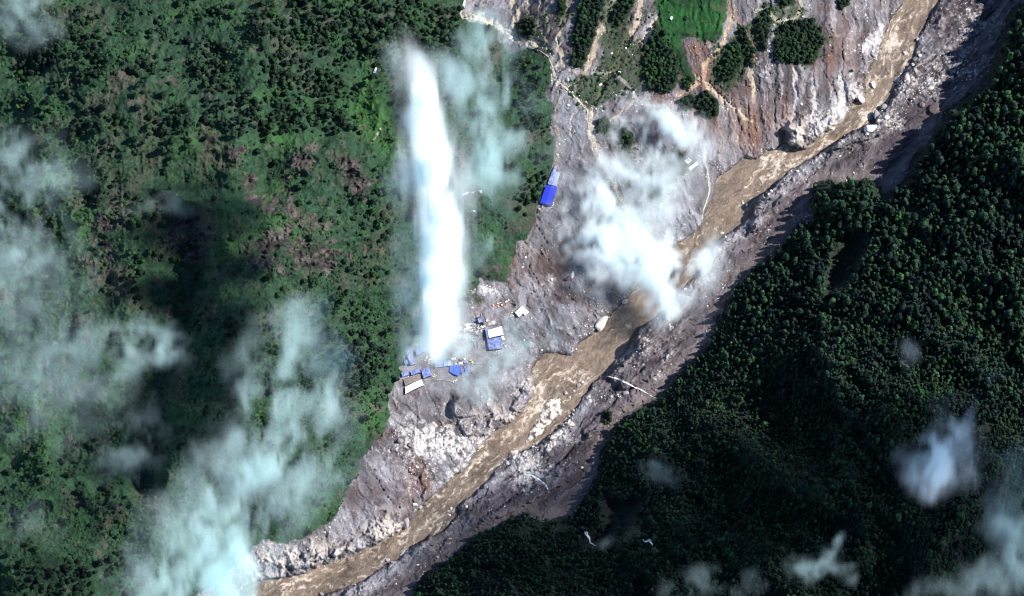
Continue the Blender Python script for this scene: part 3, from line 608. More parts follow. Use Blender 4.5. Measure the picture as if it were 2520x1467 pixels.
def crown(seed, r, hgt, base, shape, lumps=26, cards=150, card=.75):
    """a lumpy crown of foliage on a tapered trunk with limbs, one tree; shape 0 = broad dome, 1 = pointed"""
    g = np.random.default_rng(seed); V, F = ICO2; VV, FF, MI = [], [], []; n = int(g.integers(5, 9)); ch = hgt - base
    for b_ in range(n):                          # overlapping boughs, each a ragged lump of leaves
        t = b_/(n-1)*.9; a = b_*2.4 + g.uniform(-.6, .6); wid = r*(1 - shape*t)
        cr = wid*g.uniform(.42, .66); off = max(0, wid-cr)*g.uniform(.35, 1.05)*(1 - .75*(b_ == n-1))
        c = np.array([math.cos(a)*off, math.sin(a)*off, base + ch*(.24 + .56*t)])
        dirs = g.normal(size=(12, 3)); dirs /= np.linalg.norm(dirs, axis=1)[:, None]; bump = np.zeros(len(V))
        for d in dirs: bump = np.maximum(bump, g.uniform(.1, .4)*np.exp(-g.uniform(6, 22)*(1 - V@d)))
        P = V*(.74 + bump + g.normal(0, .055, len(V)))[:, None]*np.array([cr, cr*g.uniform(.8, 1.2), max(cr*.8, ch*g.uniform(.20, .30))*(1 + shape*.3)]) + c
        k0 = len(VV); VV += [tuple(p) for p in P]; FF += [tuple(k0+i for i in f) for f in F]; MI += [0]*len(F)
        for k in range(cards//n):                # leaf sprays standing off the lump
            i = g.integers(len(P)); nn = V[i]
            if nn[2] < -.4: continue
            q = P[i] + nn*g.uniform(-.1, .4); s_ = card*g.uniform(.5, 1.4)*r/4; u = np.cross(nn, g.normal(size=3)); u /= np.linalg.norm(u)+1e-6; v = np.cross(nn + g.normal(0, .5, 3), u); v /= np.linalg.norm(v)+1e-6
            a0 = len(VV); VV += [tuple(q-u*s_-v*s_*.7), tuple(q+u*s_-v*s_*.5), tuple(q+u*s_*.8+v*s_), tuple(q-u*s_*.9+v*s_*.8)]; FF.append((a0, a0+1, a0+2, a0+3)); MI.append(0)
    def limb(a, b, ra, rb, n=6):
        a = Vector(a); b = Vector(b); d = (b-a).normalized(); s = d.orthogonal().normalized(); t = d.cross(s); k0 = len(VV)
        for c, r_ in ((a, ra), (b, rb)):
            for j in range(n):
                an = 2*math.pi*j/n; VV.append(tuple(c + s*math.cos(an)*r_ + t*math.sin(an)*r_))
        for j in range(n): FF.append((k0+j, k0+(j+1) % n, k0+n+(j+1) % n, k0+n+j)); MI.append(1)
    tr = .045*hgt*.6
    limb((0, 0, -1.5), (0, 0, base+ (hgt-base)*.45), tr, tr*.5)
    for k in range(4):
        an = k*1.6 + g.uniform(0, 1); limb((0, 0, base*.8), (math.cos(an)*r*.55, math.sin(an)*r*.55, base + (hgt-base)*.35), tr*.5, tr*.2, 5)
    return VV, FF, MI
protoC = bpy.data.collections.new('tree_kinds_broad'); C.children.link(protoC)
protoE = bpy.data.collections.new('tree_kinds_evergreen'); C.children.link(protoE)
protoB = bpy.data.collections.new('bush_kinds'); C.children.link(protoB)
protoR = bpy.data.collections.new('stone_kinds'); C.children.link(protoR)

TREE_M, EVER_M = [], []
for k in range(7):
    V, F, MI = crown(50+k, random.uniform(3.6, 4.4), random.uniform(7, 9), 1.6, random.uniform(.05, .25), 30, 190)
    TREE_M.append(me_from('broadleaf_tree', V, F, [M_leaf, M_bark], MI))
for k in range(7):
    V, F, MI = crown(80+k, random.uniform(3.3, 4.2), random.uniform(14, 20), 3, random.uniform(.35, .75), 34, 210)
    EVER_M.append(me_from('evergreen_tree', V, F, [M_needle, M_bark], MI))
BUSH_M = []
for k in range(5):
    g_ = np.random.default_rng(k); V, F = ICO1; V = V*(1 + g_.normal(0, .16, (len(V), 1))); V = V*np.array([1.0, 1.0, .8]) + np.array([0, 0, .45])
    BUSH_M.append(me_from('bush', V, F, [M_bush]))
def stone_verts(seed, sub=ICO2, ex=1.3, ey=.95, ez=.7, cuts=11):
    g = np.random.default_rng(seed); V, F = sub; V = V*1.0
    for k in range(cuts):
        d = g.normal(size=3); d /= np.linalg.norm(d); t = g.uniform(.55, .88); s = V@d
        m = s > t; V[m] -= np.outer(s[m]-t, d)*.92
    V = V*(1 + g.normal(0, .018, (len(V), 1)))*np.array([ex, ey, ez])*1.25
    return V, F
def stone_mat(name, c, amt=.35, sc=.6):
    def f(n, b):
        t = nz(n, sc, 6, .7, 'World'); oi = n.nodes.new('ShaderNodeObjectInfo')
        lo = tuple(x*(1-amt*1.3) for x in c); hi = tuple(min(.9, x*(1+amt)) for x in c)
        r = ramp(n, t.outputs['Fac'], [(.3, lo), (.5, c), (.72, hi)]); rv = ramp(n, oi.outputs['Random'], [(0, (.6,.58,.57)), (1, (1.2,1.2,1.2))])
        n.links.new(mixc(n, r.outputs[0], rv.outputs[0], 1, 'MULTIPLY'), b.inputs['Base Color'])
        bp = n.nodes.new('ShaderNodeBump'); bp.inputs['Strength'].default_value = .6; bp.inputs['Distance'].default_value = .6
        n.links.new(t.outputs['Fac'], bp.inputs['Height']); n.links.new(bp.outputs[0], b.inputs['Normal'])
    return mat(name, None, .8, 0, f, .25)
M_stone_w = stone_mat('pale_stone', (.62,.58,.54)); M_stone_g = stone_mat('grey_stone', (.25,.23,.235)); M_stone_c = stone_mat('cream_stone', (.70,.60,.46)); M_stone_d = stone_mat('dark_stone', (.15,.115,.115))
RUB_M = []
for k in range(6):
    V, F = stone_verts(k, ICO1, random.uniform(1, 1.5), 1, random.uniform(.6, .9), 7)
    RUB_M.append(me_from('stone', V, F, [M_stone_w]))

# ---- where the trees stand
PACK = .47
def scatter(n, dens, seed, box=(-120, -110, 2640, 1585), radius=None, ordered=None):
    """dart throwing: returns p, q, r of points no two of which crowd each other"""
    g = np.random.default_rng(seed)
    p = g.uniform(box[0], box[2], n); q = g.uniform(box[1], box[3], n)
    d = dens(p, q); keep = g.random(n) < d; p, q, d = p[keep], q[keep], d[keep]
    r = radius(g, p, q, len(p)); o = np.argsort(-r) ; p, q, r = p[o], q[o], r[o]
    cell = {}; out = []; cs = 14.0
    for i in range(len(p)):
        cx, cyy = int(p[i]//cs), int(q[i]//cs); ok = True
        for a in (-1, 0, 1):
            for b_ in (-1, 0, 1):
                for j in cell.get((cx+a, cyy+b_), ()):
                    if (p[i]-p[j])**2 + ((q[i]-q[j])*1.0)**2 < ((r[i]+r[j])*PACK)**2: ok = False; break
                if not ok: break
            if not ok: break
        if ok: cell.setdefault((cx, cyy), []).append(i); out.append(i)
    return p[out], q[out], r[out]
def left_density(p, q):
    L = -samp(D_vl, p, q)
    b = blobs([(330,150,330,150,.8),(900,110,260,120,.9),(820,290,130,70,1),(1000,60,150,60,.9),(620,260,150,80,.6),(280,330,150,80,.45),(100,130,120,90,.55),(60,560,90,160,.42),(80,1080,110,80,.3),(150,1420,230,90,.95),
        (880,620,90,180,.42),(930,830,90,140,.62),(860,980,90,160,.8),(700,900,140,200,.7),(560,1130,120,120,.55),(420,700,160,170,.5),(650,1220,120,90,.8),(1310,200,40,60,1),(1320,420,40,110,.9),(1290,260,60,60,.5),(1180,480,90,150,.18),
        (950,480,40,110,.55),(330,430,140,90,.30),(540,300,90,60,.4),(230,430,30,60,.9),(90,760,90,90,.3),(760,40,160,60,.5),(1090,90,50,50,1),(620,520,60,60,.3),(330,640,30,120,.6),(500,860,60,60,.4),(800,1180,60,60,.5)], p, q)
    n1 = fbm(p, q, 46, 4, 311, .6); n2 = fbm(p, q, 130, 3, 315)
    br = blobs([(910,260,45,80,1),(560,600,60,40,.7),(560,520,60,50,.5),(720,560,60,50,.9),(920,1030,36,60,1),(690,480,70,90,.9),(760,420,70,60,.9),(80,1040,70,70,.5),(470,600,60,100,.2),(230,640,50,70,.6),(130,300,70,40,.2)], p, q)
    rk = samp_rock(p, q)
    d = b*.85 + 1.1*n1 + .35*n2 - .12 - br
    d = sst(.22, 1.1, d)*(1 - .85*rk)*.95
    far = (p < -30) | (q < -30) | (q > 1500)
    return np.where(L > 3, np.clip(d + .03, 0, 1), 0)
rk_arr = TM['rock'][sl_]
def nearest(A, p, q):
    xi = np.clip(((np.asarray(p)-gx[0])/STEP).round().astype(int), 0, len(gx)-1); yi = np.clip(((np.asarray(q)-gy[0])/STEP).round().astype(int), 0, len(gy)-1); return A[yi, xi]
def samp_rock(p, q): return nearest(rk_arr, p, q)
def left_r(g, p, q, n):
    r = g.gamma(4.5, 1.08, n) + 1.6
    return np.clip(r, 2.8, 11.5)
lp, lq, lr = scatter(62000, left_density, 5, radius=left_r)
def isle_density(p, q):
    d = samp(D_isle, p, q); f = samp(D_field, p, q)
    return np.where(d < -1, .95, 0)*np.where(f < 4, .1, 1)
ip, iq, ir = scatter(26000, isle_density, 6, (1250, -60, 2120, 1080), lambda g, p, q, n: g.uniform(3.6, 7.5, n))
keep = samp(D_isle, ip, iq) < -2.5; ip, iq, ir = ip[keep], iq[keep], ir[keep]
def right_density(p, q):
    R = -samp(D_vr, p, q); gp = samp(D_gap, p, q)
    n = fbm(p, q, 60, 4, 321, .6)
    thin = sst(.30, .55, n + .35*blobs([(2420,150,80,120,1),(2280,520,120,60,.6),(2080,640,50,80,.5),(2500,80,80,80,.5)], p, q))
    wf = np.minimum(np.hypot(p-1450, (q-1330)*.9), np.hypot(p-1596, q-1345)*1.4)
    return np.where((R > 4 + 14*(q < 560)*(p > 2150)) & (wf > 22), (1 - .85*thin)*np.where(gp > 2, 1, .05), 0)
def right_r(g, p, q, n):
    big = sst(1250, 450, q + .25*(2520-p)) 
    return np.clip((g.lognormal(0, .42, n)*3.3)*(0.72 + .85*big) + 1.0, 2.3, 14)
rp, rq, rr_ = scatter(150000, right_density, 7, radius=right_r)
print('trees', len(lp), len(ip), len(rp))

def near_phrase(p, q, anchors):
    return min(anchors, key=lambda a: ((p-a[0])**2 + (q-a[1])**2))[2]
AL = [(100,10,'the upper left cloud wisp'),(918,180,'the tiny blue hut in the woods'),(750,400,'the brown rock knolls of the left slope'),(1040,150,'the top of the tall cloud column'),(1080,800,'the foot of the tall cloud column'),
 (925,335,'the short cream scar by the meadow'),(430,650,'the dark gully of the left slope'),(1015,950,'the long cream roof'),(1350,480,'the vivid blue shed'),(235,640,'the rocky scarp at left'),(600,900,'the foot of the dark gully'),
 (480,1320,'the lower left cloud bank'),(1160,478,'the misty row of huts'),(1140,20,'the top edge waterfall'),(1360,190,'the cream stream bend'),(910,260,'the bright green meadow'),(170,1090,'the shaded rock hole'),
 (0,1467,'the bottom left corner'),(1700,60,'the bright green field'),(1965,110,'the heart of the round grove'),(1850,310,'the rust brown slide scar'),(0,500,'the teal mist at the left edge'),(420,150,'the open wood of the upper left'),(620,330,'the pale outcrops'),(700,1250,'the crags by the lower river'),
 (860,1010,'the pale river terrace'),(680,60,'the top edge of the left wood'),(300,360,'the bare olive ridge')]
AR = [(2520,20,'the top right corner'),(2070,650,'the bare dark gully'),(2180,480,'the notch in the forest edge'),(2303,1140,'the bright cloud puff'),(1450,1325,'the long white waterfall'),(1600,1338,'the short white waterfall'),(1617,979,'the head of the white brook'),
 (2500,1350,'the lower right corner cloud'),(2030,1380,'the slanting wisp'),(2290,310,'the wide shadow band'),(1010,1460,'the bottom edge by the river'),(1780,770,'the narrow tan strip'),(2220,880,'the middle of the shaded forest'),(2520,730,'the right edge at mid height'),
 (2400,300,'the upper forest edge'),(2300,600,'the sunlit upper forest'),(1930,610,'the bare corner of the grey bank'),(2430,480,'the sunlit right slope'),(1480,1150,'the forest spur by the tan strip'),(1250,1300,'the lower forest edge')]
def label_tree(p, q, r, anchors, kind):
    a = min(anchors, key=lambda a: (p-a[0])**2 + (q-a[1])**2); dx, dy = p-a[0], a[1]-q; d = math.hypot(dx, dy)
    k = int(((math.degrees(math.atan2(dy, dx)) + 382.5) % 360)//45) % 8
    w = ['right of', 'above and right of', 'above', 'above and left of', 'left of', 'below and left of', 'below', 'below and right of'][k]
    f = 'just ' if d < 45 else '' if d < 95 else 'well ' if d < 160 else 'far '
    return ('huge ' if r > 9.4 else 'large ' if r > 7.6 else 'medium ') + kind + ' ' + f + w + ' ' + a[2], 'trees around ' + a[2]
def place(o, p, q, sink=.3):
    z = float(zat(p, q)); o.location = WV(p, q, z - sink)
def individuals(name, cat, P, Q, R_, idx, meshes, anchors, base_r, coll):
    for n_, i in enumerate(idx):
        o = bpy.data.objects.new(name, meshes[n_ % len(meshes)]); (coll if n_ < len(meshes) else C).objects.link(o)
        place(o, P[i], Q[i]); s = R_[i]*K/base_r; o.scale = (s, s, s*(.85 + .3*((n_*7) % 10)/10)); o.rotation_euler = (0, 0, n_*2.4)
        o['label'], o['group'] = label_tree(P[i], Q[i], R_[i], anchors, 'round tree' if name[0] == 'b' else 'evergreen'); o['category'] = 'tree'
def inframe(p, q): return (p > 8) & (p < 2512) & (q > 12) & (q < 1462)
def pick(P, Q, R_, n, ok):
    o = np.argsort(-(R_ + np.where(ok & inframe(P, Q), 0, -100))); return o[:n], o[n:]
# broadleaved trees of the left hillside and of the clumps in the debris
BP, BQ, BR = np.concatenate([lp, ip]), np.concatenate([lq, iq]), np.concatenate([lr, ir])
under = blobs([(1080,560,90,320,2),(1570,600,120,90,2),(520,1320,180,120,2),(30,470,100,90,1.5)], BP, BQ)
bi, brest = pick(BP, BQ, BR, 296, under < .8)
individuals('broadleaf_tree', 'tree', BP, BQ, BR, bi, TREE_M, AL, 4.0, protoC)
ei, erest = pick(rp, rq, rr_, 296, blobs([(2300,1130,80,80,2)], rp, rq) < .8)
individuals('evergreen_tree', 'tree', rp, rq, rr_, ei, EVER_M, AR, 3.8, protoE)

def stuff_instances(name, coll, P, Q, Rm, nk, sink=.3, tall=(.8, 1.2), seed=1, label=None):
    """one object for all the rest of a kind"""
    g = np.random.default_rng(seed); Z = zat(P, Q) - sink; x, y = W(P, Q, Z)
    me = bpy.data.meshes.new(name); me.vertices.add(len(P)); me.vertices.foreach_set('co', np.stack([x, y, Z], 1).astype(np.float32).ravel())
    sc = np.stack([Rm, Rm, Rm*g.uniform(*tall, len(P))], 1)
    a = me.attributes.new('size', 'FLOAT_VECTOR', 'POINT'); a.data.foreach_set('vector', sc.astype(np.float32).ravel())
    a = me.attributes.new('turn', 'FLOAT_VECTOR', 'POINT'); a.data.foreach_set('vector', np.stack([g.normal(0, .08, len(P)), g.normal(0, .08, len(P)), g.uniform(0, 6.28, len(P))], 1).astype(np.float32).ravel())
    a = me.attributes.new('which', 'INT', 'POINT'); a.data.foreach_set('value', g.integers(0, nk, len(P)).astype(np.int32))
    o = bpy.data.objects.new(name, me); C.objects.link(o)
    ng = bpy.data.node_groups.new(name, 'GeometryNodeTree')
    ng.interface.new_socket('Geometry', in_out='INPUT', socket_type='NodeSocketGeometry'); ng.interface.new_socket('Geometry', in_out='OUTPUT', socket_type='NodeSocketGeometry')
    N = ng.nodes.new; Lk = ng.links.new; gi = N('NodeGroupInput'); go = N('NodeGroupOutput')
    ip_ = N('GeometryNodeInstanceOnPoints'); Lk(gi.outputs[0], ip_.inputs['Points'])
    def at(nm, t): n_ = N('GeometryNodeInputNamedAttribute'); n_.data_type = t; n_.inputs[0].default_value = nm; return n_.outputs[0]
    ci = N('GeometryNodeCollectionInfo'); ci.inputs['Collection'].default_value = coll; ci.inputs['Separate Children'].default_value = True; ci.inputs['Reset Children'].default_value = True
    Lk(ci.outputs[0], ip_.inputs['Instance']); ip_.inputs['Pick Instance'].default_value = True
    Lk(at('which', 'INT'), ip_.inputs['Instance Index']); Lk(at('size', 'FLOAT_VECTOR'), ip_.inputs['Scale'])
    er = N('FunctionNodeEulerToRotation'); Lk(at('turn', 'FLOAT_VECTOR'), er.inputs[0]); Lk(er.outputs[0], ip_.inputs['Rotation'])
    Lk(ip_.outputs[0], go.inputs[0]); md = o.modifiers.new('copies', 'NODES'); md.node_group = ng
    o['kind'] = 'stuff'
    return o
stuff_instances('broadleaf_woodland', protoC, BP[brest], BQ[brest], BR[brest]*K/4.0, 7, seed=11)
stuff_instances('evergreen_forest', protoE, rp[erest], rq[erest], rr_[erest]*K/3.8, 7, tall=(.75, 1.25), seed=12)
# bushes: prototypes stand in the frame as bushes of their own
gq = np.random.default_rng(77)
def bush_density(p, q):
    L = -samp(D_vl, p, q); R = -samp(D_vr, p, q); I = samp(D_isle, p, q)
    n1 = fbm(p, q, 30, 4, 331, .65); n2 = fbm(p, q, 110, 3, 335)
    b = blobs([(880,700,150,300,.5),(850,980,120,200,.6),(600,1000,200,200,.4),(150,1380,250,120,.6),(1240,300,80,200,.4),(700,120,500,150,.25),(80,1150,160,150,.1)], p, q)
    d = sst(.05, .5, n1*.8 + n2*.4 + b*.7 + .05)*(L > 1)
    return np.maximum(np.maximum(d*(1-.8*samp_rock(p, q)), (R > -2)*.8*(samp(D_gap, p, q) > -4)), (I < 1.5)*.9) + nearest(TM['wm'][sl_], p, q)*.55
n = 120000; bp_ = gq.uniform(-110, 2640, n); bq_ = gq.uniform(-110, 1580, n); k_ = gq.random(n) < bush_density(bp_, bq_); bp_, bq_ = bp_[k_], bq_[k_]
br_ = np.clip(gq.gamma(3, .40, len(bp_)), .5, 3.0)
for k, (p, q, ph) in enumerate([(2118,468,'round dark bush on the grey bank left of the forest notch'),(1545,1048,'dark bush beside the shaded rock hollow below the white brook'),(1535,232,'small dark bush alone on the grey slope under the pale path'),
        (2096,175,'dark little bush on the slide right of the round grove'),(1690,45,'lone dark bush in the bright green field')]):
    o = bpy.data.objects.new('bush', BUSH_M[k]); protoB.objects.link(o); place(o, p, q, .4); s = (5.5, 7, 3.5, 3.2, 4.5)[k]; o.scale = (s, s*.8, s*.8); o['label'] = ph; o['category'] = 'bush'
bo = stuff_instances('undergrowth', protoB, bp_, bq_, br_, 5, .2, (.7, 1.3), 13)
# rubble
def rub_density(p, q):
    gr = nearest(TM['gray'][sl_], p, q)*(nearest(TM['dr'][sl_], p, q) > -2.5); pa = nearest(TM['pale'][sl_], p, q); ba = nearest(TM['dbar'][sl_], p, q) < -1
    n1 = fbm(p, q, 16, 4, 341, .7); n2 = fbm(p, q, 70, 3, 345); cr = samp(D_cream, p, q) < 13; ca = nearest(TM['camp'][sl_], p, q)
    edge = np.exp(-((samp(D_riv, p, q)-5)/7)**2)
    ex = blobs([(1480,780,50,40,1),(1420,870,30,20,1),(1330,1060,40,40,.6),(2230,230,40,40,1),(2200,270,30,20,1),(1395,985,40,40,.8),(1275,1135,45,30,.9),(1340,1140,50,30,.7),(1390,1075,40,20,.8),(1290,1110,50,30,1),(1400,300,40,60,.6),(1680,260,40,30,.7),(1720,150,30,60,.6),(990,1400,90,30,.8),(1150,750,60,30,.6)], p, q)
    gr = gr*(samp(D_isle, p, q) > 2)*(samp(D_field, p, q) > 2)
    return np.clip(np.where((gr > .5) & (n1 + n2*.6 + pa*.5 + edge*.45 + ex*.8 > .46), .95, .012)*(gr > .5)*(1-.8*ca) + ba*.9 + cr*.9*(gr > .4), 0, 1)
n = 75000; sp_ = gq.uniform(560, 2520, n); sq_ = gq.uniform(-40, 1500, n); k_ = gq.random(n) < rub_density(sp_, sq_); sp_, sq_ = sp_[k_], sq_[k_]
sr_ = np.clip(gq.pareto(2.6, len(sp_))*.34 + .28, .28, 1.7)
BOULD = [ # p, q, r metres, elongation, angle, material, label
 (1480,797,8.5,1.9,52,'w','long white boulder slab on the left river bank, largest in the river bend'),(1537,742,4.6,1.5,60,'w','white boulder at the upper end of the bank rubble below the cloud'),
 (999,1287,6.5,1.7,75,'g','tall grey green boulder standing in the river below the white crags'),(1002,1280,2.8,1.2,20,'w','pale boulder leaning behind the grey green river boulder'),
 (2148,210,4.6,1.6,-60,'w','pointed pale boulder standing mid river near the top right'),(2227,131,3.0,1.3,-50,'w','small white boulder in the river under the rapids at the top right'),
 (2252,146,4.2,1.3,20,'g','grey boulder at the right waterside beside the two smaller white ones'),(2264,137,3.0,1.2,10,'w','white block beside the grey boulder on the upper right bank'),(2247,160,3.0,1.3,-40,'w','white slab just below the grey boulder on the upper right bank'),
 (2175,265,6.8,1.2,0,'g','big round grey boulder at the river narrows'),(2158,282,6.0,1.5,80,'g','dark sided boulder at the narrows, left of the round grey one'),(2182,290,4.5,1.4,15,'w','white faced boulder below the round grey one at the narrows'),
 (2143,318,8.5,1.7,18,'w','broad pale rock slab on the bank above the narrows exit'),(2303,265,9.5,1.4,40,'d','large smooth brown boulder beside the forest shadow'),(2271,258,5.5,1.2,0,'d','round brown boulder left of the large smooth one'),
 (2259,97,3.0,1.3,80,'w','upper white boulder at the right edge of the rapids'),(2118,242,6.0,1.8,-50,'w','white slanting rock on the left side of the river pool'),(2105,225,4.0,1.5,-40,'w','pale rock above the white slanting one by the river pool'),
 (1393,968,3.4,1.2,0,'w','largest white boulder of the cluster at the head of the gravel bar'),(1402,978,2.2,1.3,30,'w','small white boulder right of the gravel bar head'),(1425,948,3.0,1.3,20,'g','pale grey boulder upstream of the gravel bar'),
 (1433,940,2.4,1.2,0,'w','white boulder at the top of the small midstream cluster'),(1413,962,2.0,1.1,0,'w','smallest white boulder between the two midstream clusters'),
 (1311,955,2.8,1.3,70,'c','cream boulder on the river edge below the yard'),(1776,573,2.6,1.5,10,'w','white rock at the water line under the dark bluff'),(1828,500,2.2,1.2,0,'w','small white rock in the wide brown pool'),(1838,504,2.2,1.3,60,'w','small pointed rock right of the white one in the wide pool'),
 (1110,1252,2.6,1.3,80,'w','white rock in the river left of the shaded right bank'),(1106,1268,2.2,1.2,0,'w','pale rock just below the white one near the shaded bank'),(954,1378,3.4,1.2,20,'w','round white boulder near the right bank at the lower river'),
 (967,1385,3.6,1.2,0,'g','grey boulder right of the round white one at the lower river'),(858,1375,2.6,1.3,80,'g','dark boulder under the white crag in the lower river'),(851,1438,2.6,1.4,30,'g','grey boulder at the lower right waterline'),
 (792,1462,3.0,1.6,-40,'g','grey wedge of rock at the bottom edge beside the river'),(1022,1242,3.4,1.3,0,'w','white boulder at the foot of the gully by the river'),(1035,1248,3.0,1.2,40,'w','second white boulder in the cluster at the gully foot'),
 (1046,1240,3.4,1.2,0,'g','dark grey boulder at the right end of the gully foot cluster'),(985,1086,4.6,1.2,0,'g','round grey boulder on the pale terrace near the green edge'),(1010,1096,5.0,1.3,-40,'d','dark cracked boulder on the pale terrace right of the round one'),
 (1408,676,4.6,1.5,70,'w','white topped rock in the grey slope left of the cloud'),(1398,684,4.0,1.4,40,'d','dark rock against the white topped one on the grey slope'),(1358,688,2.4,1.2,0,'c','small cream rock on the ribbed grey slope'),
 (1402,822,3.4,1.2,0,'g','grey boulder in the dusty flats above the river bank'),(1457,735,3.2,1.2,0,'g','dusty grey boulder under the lower cloud edge'),(1478,208,3.0,1.4,60,'w','pale boulder beside the cream stream, below the path'),
 (1397,195,3.4,1.3,70,'w','white boulder on the right side of the cream stream bend'),(1398,260,2.8,1.2,0,'w','white rock left of the cream stream on blue grey scree'),(1385,1046,3.6,1.2,0,'g','rounded grey stone at the edge of the lower gravel'),
 (1276,1158,2.4,1.2,0,'w','white stone at the bottom of the white gravel fan'),(1541,968,4.2,1.3,10,'g','rounded grey knob beside the white brook'),(1431,1150,3.0,1.2,0,'w','small white stone on the tan strip'),(1575,845,6.0,1.6,60,'d','dark undercut block on the right bank at the river elbow'),
 (1300,934,2.6,1.2,0,'w','white rock on the river cliff below the yard'),(1378,1165,5.0,1.3,70,'g','pale faced outcrop block with a deep shadow on the lower right bank')]
SM = {'w': M_stone_w, 'g': M_stone_g, 'c': M_stone_c, 'd': M_stone_d}
for k, (p, q, r, el, an, mk, lb) in enumerate(BOULD):
    V, F = stone_verts(400+k, ICO2, el, 1.0, .85, 13); V = V*r*.8
    o = bpy.data.objects.new('boulder', me_from('boulder', V, F, [SM[mk]])); C.objects.link(o); z = max(float(zat(p, q)), -.3)
    o.location = WV(p, q, z + r*.22); o.rotation_euler = (random.uniform(-.1, .1), random.uniform(-.1, .1), math.radians(an)); o['label'] = lb; o['category'] = 'boulder'
# loose small stones everywhere: one object (four kinds of its own lie in plain sight)
for k in range(6):
    p, q = [(1345,1012),(1322,1050),(1368,1008),(1308,1078),(1358,1030),(1334,1034)][k]
    o = bpy.data.objects.new('stone', RUB_M[k]); protoR.objects.link(o); place(o, p, q, 0); o.scale = (2, 2, 2)
    o['label'] = 'white stone lying on the gravel bar in the river'; o['category'] = 'stone'; o['group'] = 'white stones on the gravel bar'
stuff_instances('rubble', protoR, sp_, sq_, sr_, 6, -.05, (.6, 1.1), 14)
# ------------------------------------------------------------------ buildings, vehicles and gear
def paint(name, c, amt=.25, sc=.35, rough=.5, metal=0, spec=.3): return mat(name, None, rough, metal, noisy(c, amt, sc, rough), spec)
M_blue = paint('bright_blue_sheet', (.02,.04,.60), .15); M_blue2 = paint('blue_sheet', (.105,.16,.42), .45); M_blue3 = paint('faded_blue_sheet', (.28,.36,.60), .35)
def dusty(name, c, amt):
    def f(n, b):
        t = nz(n, .16, 6, .7, 'World'); t2 = nz(n, 1.1, 4, .7, 'World')
        d = ramp(n, t.outputs['Fac'], [(.42, (0,0,0)), (.66, (amt,)*3)]); sp = ramp(n, t2.outputs['Fac'], [(.60, (0,0,0)), (.68, (.8,)*3)])
        a = mixc(n, c, (.52,.52,.55), d.outputs[0]); n.links.new(mixc(n, a, (.62,.62,.64), sp.outputs[0]), b.inputs['Base Color'])
    return mat(name, None, .55, 0, f, .3)
M_blue2 = dusty('blue_sheet', (.085,.135,.40), .65); M_blue3 = dusty('faded_blue_sheet', (.20,.29,.56), .8)
M_white = paint('white_sheet', (.80,.79,.76), .1); M_cream = paint('cream_sheet', (.78,.73,.60), .12); M_greyr = paint('grey_sheet', (.26,.27,.29), .25); M_brownr = paint('brown_sheet', (.19,.165,.15), .3)
M_wall = paint('wall_plaster', (.30,.28,.27), .25); M_wdark = paint('dark_wall', (.035,.035,.06), .3); M_conc = paint('concrete', (.36,.34,.33), .25); M_steel = paint('steel', (.10,.095,.10), .4, 1.0, .45)
M_rust = paint('rusty_steel', (.16,.06,.035), .4, 1.2); M_orange = paint('orange_paint', (.42,.10,.04), .25, .8, .4); M_tyre = mat('tyre', (.02,.02,.022), .9); M_glass = mat('dark_glass', (.02,.03,.04), .15, 0, None, .5)
M_tarp = paint('crumpled_blue_sheet', (.07,.13,.50), .4, 1.5); M_gravel = stone_mat('gravel_load', (.42,.38,.35), .4, 2)
M_yellow = paint('yellow_paint', (.45,.36,.10), .3, .8, .4); M_wood = paint('timber', (.30,.22,.14), .3, 1)

class MB:
    def __init__(s): s.V = []; s.F = []
    def poly(s, pts, faces):
        a = len(s.V); s.V += [tuple(p) for p in pts]; s.F += [tuple(a+i for i in f) for f in faces]
    def prism(s, base, z0, z1):
        """base: list of (x, y); z0/z1 numbers or lists"""
        n = len(base); z0 = [z0]*n if not isinstance(z0, (list, tuple)) else z0; z1 = [z1]*n if not isinstance(z1, (list, tuple)) else z1
        s.poly([(x, y, z) for (x, y), z in zip(base, z0)] + [(x, y, z) for (x, y), z in zip(base, z1)],
               [tuple(range(n))[::-1], tuple(range(n, 2*n))] + [(i, (i+1) % n, n+(i+1) % n, n+i) for i in range(n)])
    def box(s, cx, cy, cz, sx, sy, sz, rz=0):
        c, d = math.cos(rz), math.sin(rz)
        b = [(cx + x*c - y*d, cy + x*d + y*c) for x, y in ((-sx/2,-sy/2),(sx/2,-sy/2),(sx/2,sy/2),(-sx/2,sy/2))]; s.prism(b, cz, cz+sz)
    def bar(s, a, b, r, n=6, r2=None):
        a = Vector(a); b = Vector(b); d = (b-a).normalized(); u = d.orthogonal().normalized(); v = d.cross(u); r2 = r if r2 is None else r2
        P = [tuple(c + u*math.cos(2*math.pi*j/n)*q + v*math.sin(2*math.pi*j/n)*q) for c, q in ((a, r), (b, r2)) for j in range(n)]
        s.poly(P, [tuple(range(n))[::-1], tuple(range(n, 2*n))] + [(j, (j+1) % n, n+(j+1) % n, n+j) for j in range(n)])
    def build(s, name, m, parent=None, bevel=0):
        me = bpy.data.meshes.new(name); me.from_pydata(s.V, [], s.F); me.materials.append(m)
        bm = bmesh.new(); bm.from_mesh(me); bmesh.ops.recalc_face_normals(bm, faces=bm.faces)
        if bevel: bmesh.ops.bevel(bm, geom=list(bm.edges), offset=bevel, segments=1, affect='EDGES')
        bm.to_mesh(me); bm.free(); me.update()
        o = bpy.data.objects.new(name, me); C.objects.link(o); o.parent = parent; return o
def thing(name, label, cat, loc, rz=0, group=None):
    o = bpy.data.objects.new(name, None); C.objects.link(o); o.location = loc; o.rotation_euler = (0, 0, rz); o['label'] = label; o['category'] = cat
    if group: o['group'] = group
    return o
def quadloc(pts, z):
    w = [WV(p, q, z) for p, q in pts]; c = sum(w, Vector())/len(w); return w, c
